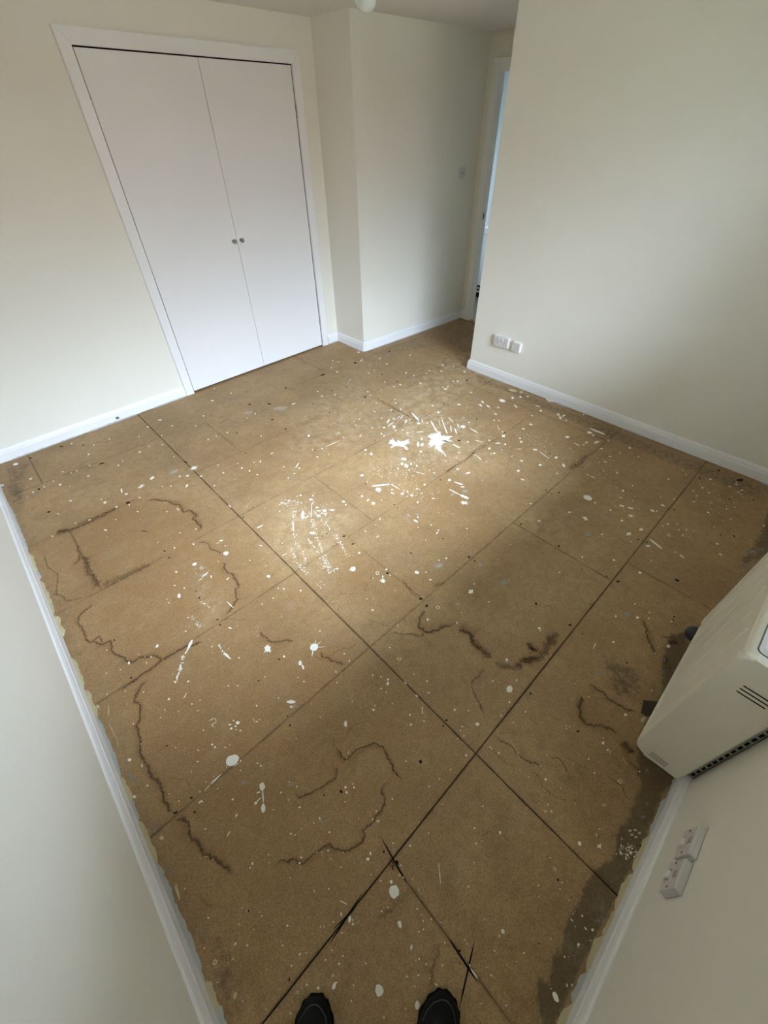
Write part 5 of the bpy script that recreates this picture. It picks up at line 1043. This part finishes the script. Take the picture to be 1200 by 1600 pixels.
# light switch on the far wall
pt = BX @ Vector((1.32, 0, 1.400))
s = placed('light_switch', 'small single light switch on the far cream wall', tuple(pt), math.atan2(BX[1][0], BX[0][0]), 'switch')
rounded_plate('faceplate', .084, .086, .010, M['switch'], s, .003)
box('rocker', -.009, .009, -.015, -.009, -.014, .014, M['hinge'], s, .002, 1)
for dx in (-.031, .031):
    bm = bmesh.new(); add_lathe(bm, [(0, 0), (.004, 0), (.003, .0015), (0, .0018)], 10, Matrix.Translation((dx, -.0095, 0)) @ Matrix.Rotation(R(90), 4, 'X')); bm_obj('screw', bm, M['outline'], s)
# two fused spurs on the front wall (face +y)
for i, (x_, lab) in enumerate(((.714, 'surface mounted grey switch box nearest the wall heater'), (.618, 'surface mounted grey switch box farther from the heater, below its twin'))):
    s = placed('fused_switch', lab, (x_, YF, .319 - i*.007), R(180), 'switch')
    rounded_plate('back_box', .088, .088, .012, M['switch'], s, .004)
    rounded_plate('faceplate', .086, .086, .0195, M['switch'], s, .004)
    box('rocker', -.010, .012, -.025, -.018, -.030, -.006, M['switch_w'], s, .0025, 2)
    box('fuse_carrier', -.009, .009, -.0205, -.018, .008, .034, M['hinge'], s, .001, 1)
    box('indicator', -.016, -.010, -.0205, -.018, -.022, -.012, M['outline'], s)
    for dx in (-.033, .033):
        bm = bmesh.new(); add_lathe(bm, [(0, 0), (.0035, 0), (.003, .001), (0, .0012)], 10, Matrix.Translation((dx, -.0193, 0)) @ Matrix.Rotation(R(90), 4, 'X')); bm_obj('screw', bm, M['outline'], s)

# ---------------------------------------------------------------- wall heater below the window
ht = thing('wall_heater', 'ivory wall heater with ribbed front and slotted vents below the window', 'heater', (0.985, YF, 0))
HL, YB_, YFr = 0.71, 0.028, 0.178          # length, back and front of the casing
def profile(y0, y1, z0, z1, rt, rb, back_slope=0.0, n=6):
    P = [(y0, z0+.012), (y0+.012, z0)]
    for k in range(n+1): t = -pi/2 + pi/2*k/n; P.append((y1-rb+rb*cos(t), z0+rb+rb*sin(t)))
    for k in range(n+1): t = pi/2*k/n; P.append((y1-rt+rt*cos(t), z1-rt+rt*sin(t)))
    P.append((y0, z1-.004)); return P
def extrude_profile(name, P, x0, x1, mat, parent, bev=0.0, shrink=None, smooth=False):
    bm = bmesh.new(); a = [bm.verts.new((x0, y, z)) for y, z in P]; c = [bm.verts.new((x1, y, z)) for y, z in P]; n = len(P)
    fa = bm.faces.new(a); fb = bm.faces.new(c[::-1])
    for i in range(n): bm.faces.new((a[i], a[(i+1) % n], c[(i+1) % n], c[i]))
    if bev: bmesh.ops.bevel(bm, geom=list(fa.edges)+list(fb.edges), offset=bev, segments=3, affect='EDGES', profile=0.5)
    return bm_obj(name, bm, mat, parent, smooth=smooth)
PC = profile(YB_, YFr+.006, .082, .772, .030, .046)
extrude_profile('casing', profile(YB_, YFr-.004, .118, .768, .022, .022), .022, HL-.022, M['heater'], ht)
for nm, (x0, x1) in (('end_cap', (0.0, .027)), ('end_cap', (HL-.027, HL))):
    extrude_profile(nm, PC, x0, x1, M['heater'], ht, bev=.011)
box('front_panel', .036, HL-.036, YFr-.008, YFr, .128, .742, M['heater'], ht, .004)
box('panel_seam', .036, HL-.036, YFr-.012, YFr-.0052, .7440, .7455, M['outline'], ht)
box('lower_lip', .034, HL-.034, YFr-.010, YFr+.003, .104, .124, M['heater_rib'], ht, .004)
for i in range(7):
    x_ = .052 + i*.1040
    if x_ < HL-.036:
        bm = bmesh.new(); add_box(bm, x_-.003, x_+.003, YFr-.001, YFr+.0045, .126, .706, .0022, 2); bm_obj('rib', bm, M['heater_rib'], ht)
# raised contour on the left end cap and its two groups of vents
def slot(x0, x1, y0, y1, z0, z1): return box('vent_slot', x0, x1, y0, y1, z0, z1, M['dark'], ht, .0018, 1)
for k in range(3):
    slot(-.0012, .004, .078, .136, .106+k*.0125, .1098+k*.0125)
    slot(-.0012, .004, .066, .132, .636+k*.0155, .6420+k*.0155)
bm = bmesh.new(); add_tube(bm, [(0.001, .060, .100), (0.0, .140, .100), (0.0, .155, .108), (0.0, .160, .125), (0.0, .164, .20)], .0018, 6); bm_obj('raised_contour', bm, M['heater'], ht, smooth=True)
# control panel in the top
def round_slab(name, x0, x1, y0, y1, r, z0, z1, mat):
    bm = bmesh.new(); lo = []
    for cx_, cy_, a0 in ((x1-r, y1-r, 0), (x0+r, y1-r, 90), (x0+r, y0+r, 180), (x1-r, y0+r, 270)):
        for k in range(6): a = R(a0+18*k); lo.append((cx_+r*cos(a), cy_+r*sin(a)))
    A = [bm.verts.new((*p, z0)) for p in lo]; B = [bm.verts.new((*p, z1)) for p in lo]; n = len(lo)
    bm.faces.new(A[::-1]); bm.faces.new(B)
    for i in range(n): bm.faces.new((A[i], A[(i+1) % n], B[(i+1) % n], B[i]))
    return bm_obj(name, bm, mat, ht)
round_slab('control_panel', .031, .40, .055, .161, .016, .767, .7688, M['outline'])
round_slab('display_cover', .0335, .3975, .0575, .1585, .014, .768, .7705, M['panel'])
round_slab('control_plate', .046, .39, .066, .149, .008, .770, .7720, M['gloss'])
tc = bpy.data.curves.new('lettering', 'FONT'); tc.body = 'MON'; tc.size = .014; tc.extrude = .0002
to = bpy.data.objects.new('lettering', tc); COL.objects.link(to); bpy.context.view_layer.update()
me = bpy.data.meshes.new_from_object(to.evaluated_get(bpy.context.evaluated_depsgraph_get())); bpy.data.objects.remove(to)
to = bpy.data.objects.new('panel_lettering', me); COL.objects.link(to); to.parent = ht; me.materials.clear(); me.materials.append(M['outline'])
to.location = (.084, .138, .7724); to.rotation_euler = (0, 0, R(180))
# slotted steel bracket between casing and wall
bm = bmesh.new(); add_box(bm, .034, .037, 0.0, .030, .100, .76); add_box(bm, .034, .10, 0, .003, .100, .76)
br = bm_obj('wall_bracket', bm, M['galv'], ht)
for k in range(19):
    z_ = .116 + k*.034; box('bracket_slot', .0332, .0345, .006, .0125, z_, z_+.021, M['dark'], br)
# dark rubber thing at the floor by the far end of the heater
rc = thing('rubber_cup', 'dark grey rounded rubber cup on the floor under the far heater corner', 'cup', (1.695, -0.262, 0))
bm = bmesh.new(); add_lathe(bm, [(0, 0), (.030, 0), (.034, .004), (.036, .018), (.035, .03), (.030, .040), (.018, .046), (0, .048)], 24); bm_obj('cup_body', bm, M['rubber'], rc, smooth=True)
# odd squares of old underlay and bits near the heater
mesh_obj('tar_patch', [(v.x, v.y, .0006) for v in [Vector((1.238, -.224, 0)), Vector((1.276, -.267, 0)), Vector((1.21, -.28, 0)), Vector((1.181, -.259, 0)), Vector((1.179, -.237, 0))]], [(0, 1, 2, 3, 4)], M['tar'], floor)

# ---------------------------------------------------------------- pendant lamp
px_, py_ = 1.36, 1.512
pl = thing('pendant_lamp', 'bare pearl light bulb hanging from the ceiling', 'lamp', (px_, py_, 0))
bz = 2.004
bm = bmesh.new(); add_lathe(bm, [(0, bz), (.012, bz+.0015), (.022, bz+.006), (.030, bz+.014), (.0345, bz+.028), (.035, bz+.038), (.032, bz+.052), (.025, bz+.066), (.017, bz+.080), (.0135, bz+.09)], 28); bm_obj('bulb', bm, M['bulb'], pl, smooth=True)
bm = bmesh.new(); add_lathe(bm, [(0, bz+.086), (.017, bz+.086), (.019, bz+.11), (.016, bz+.135), (.008, bz+.145), (0, bz+.146)], 20); bm_obj('lampholder', bm, M['switch_w'], pl, smooth=True)
bm = bmesh.new(); add_tube(bm, [(0, 0, bz+.14), (0, 0, CEIL-.02)], .003, 8); bm_obj('flex', bm, M['switch_w'], pl)
bm = bmesh.new(); add_lathe(bm, [(0, CEIL-.03), (.012, CEIL-.03), (.03, CEIL-.02), (.042, CEIL-.006), (.042, CEIL), (0, CEIL)], 24); bm_obj('ceiling_rose', bm, M['switch_w'], pl, smooth=True)

# ---------------------------------------------------------------- the photographer's shoes
def shoe(label, toe, deg, mirror):
    L = 0.275
    d = Vector((cos(R(deg)), sin(R(deg)), 0)); t = thing('shoe', label, 'shoe', (toe[0]-d.x*L/2, toe[1]-d.y*L/2, 0), R(deg-90), 'black shoes of the person taking the picture')
    def half(s):                                     # s 0 toe .. 1 heel
        return 0.0525*math.sqrt(max(0, 1-((0.30-s)/0.30)**2.0)) if s < .30 else (0.0525-0.0165*sin(min(1, (s-.30)/.32)*pi/2) if s < .62 else 0.036*math.sqrt(max(0, 1-(max(0, s-.80)/.20)**2.4)))
    def bend(s): return mirror*0.010*cos(s*pi)*(1 if s < .5 else .4)
    S = [0, .004, .01, .02, .035, .06, .10, .15, .2, .26, .32, .4, .48, .56, .64, .72, .8, .86, .91, .95, .98, 1.0]
    def hgt(s): return .036+.028*min(1, s/.14)**.6+.032*min(1, max(0, s-.12)/.38)+.012*max(0, s-.5)
    # sole with lugs
    bm = bmesh.new(); N = 80; lo, hi, mid = [], [], []
    for k in range(N):
        th = 2*pi*k/N; s = .5-.5*cos(th); sg = 1 if th < pi else -1
        lug = .002 if (k//2) % 2 else 0
        x = sg*(half(max(.0006, min(.9994, s)))+lug+.002)+bend(s); y = L/2-s*L + (lug if s < .06 else (-lug if s > .95 else 0))
        lo.append(bm.verts.new((x*.96, y*.985, .0))); mid.append(bm.verts.new((x, y, .012))); hi.append(bm.verts.new((x, y, .030)))
    for a, c in ((lo, mid), (mid, hi)):
        for k in range(N): bm.faces.new((a[k], a[(k+1) % N], c[(k+1) % N], c[k]))
    bm.faces.new(lo[::-1]); bm.faces.new(hi); bm_obj('sole', bm, M['sole'], t)
    # upper
    bm = bmesh.new(); rings = []; n = 14
    for s in S:
        w_ = max(.002, half(max(.002, min(.998, s)))-.001); h_ = hgt(s); fr = min(1, (s/.05)) if s < .05 else (min(1, (1-s)/.03+.7))
        y = L/2-s*L; r = []
        for k in range(n+1):
            a = pi*k/n; x = w_*abs(cos(a))**.75*(1 if cos(a) > 0 else -1); z = .026+(h_-.026)*sin(a)**.8*max(.12, fr)
            if s > .60: x *= 1-.18*sin(a)
            r.append(bm.verts.new((x+bend(s), y, z)))
        rings.append(r)
    for a, c in zip(rings, rings[1:]):
        for k in range(n): bm.faces.new((a[k], a[k+1], c[k+1], c[k]))
    bm_obj('upper', bm, M['black'], t, smooth=True)
    def top(s, x):                                   # point on the upper at station s, fraction x of the half width
        w_ = half(s)-.001; a = math.acos(max(-1, min(1, (abs(x))**(1/.75)))) if x else pi/2
        return Vector((w_*x+bend(s), L/2-s*L, .026+(hgt(s)-.026)*sin(a)**.8+.001))
    bm = bmesh.new(); add_tube(bm, [top(.30, -.86), top(.22, -.84), top(.14, -.74), top(.085, -.5), top(.065, -.2), top(.065, .2), top(.085, .5), top(.14, .74), top(.22, .84), top(.30, .86)], .0013, 6)
    bm_obj('toe_piping', bm, M['piping'], t, smooth=True)
    for i in range(5):
        s = .34+i*.055; bm = bmesh.new(); add_tube(bm, [top(s, -.55), top(s+.012, -.2), top(s+.02, .2), top(s+.005, .55)], .0022, 6); bm_obj('lace', bm, M['sole'], t, smooth=True)
    bm = bmesh.new(); pts = []
    for k in range(17):
        a = 2*pi*k/16; pts.append((.026*cos(a)+bend(.76), L/2-.76*L+.050*sin(a), hgt(.76)+.004))
    add_tube(bm, pts, .009, 8); bm_obj('collar', bm, M['sole'], t, smooth=True)
    bm = bmesh.new(); add_lathe(bm, [(0, 0), (1, 0)], 16, Matrix.Translation((bend(.76), L/2-.76*L, hgt(.76)+.004)) @ Matrix.Diagonal((.027, .05, 1, 1))); bm_obj('opening', bm, M['dark'], t)
    # stitched side overlays
    for sg in (-1, 1):
        bm = bmesh.new(); add_tube(bm, [top(.20, sg*.93), top(.32, sg*.7), top(.42, sg*.62), top(.55, sg*.7)], .0012, 5); bm_obj('stitching', bm, M['sole'], t)
    return t
shoe('black shoe at the bottom edge beside the long saw cut', (-0.214, 0.083), 50, 1)
shoe('black shoe at the bottom edge beside the short crossed saw cuts', (0.060, -0.186), 10, -1)

# ---------------------------------------------------------------- outside the window: invented houses, placed to block the low sky
struct(box('ground', -60, 60, -60, 60, -3.2, -3.0, M['grass']), 'mown grass outside below the window', 'ground')
for i, (x_, w2) in enumerate(((-19, 17), (1, 19), (22, 18))):
    b_ = thing('house', ('invented brick house far across the street to the left', 'invented brick house straight across the street', 'invented brick house far across the street to the right')[i], 'house', (x_, -22, -3.0))
    box('walls', -w2/2, w2/2, -4, 4, 0, 6.2, M['brick'], b_)
    V = [(-w2/2-.4, -4.4, 6.2), (w2/2+.4, -4.4, 6.2), (w2/2+.4, 4.4, 6.2), (-w2/2-.4, 4.4, 6.2), (-w2/2+1, 0, 9.0), (w2/2-1, 0, 9.0)]
    mesh_obj('roof', V, [(0, 1, 5, 4), (2, 3, 4, 5), (3, 0, 4), (1, 2, 5), (3, 2, 1, 0)], M['rooftile'], b_)
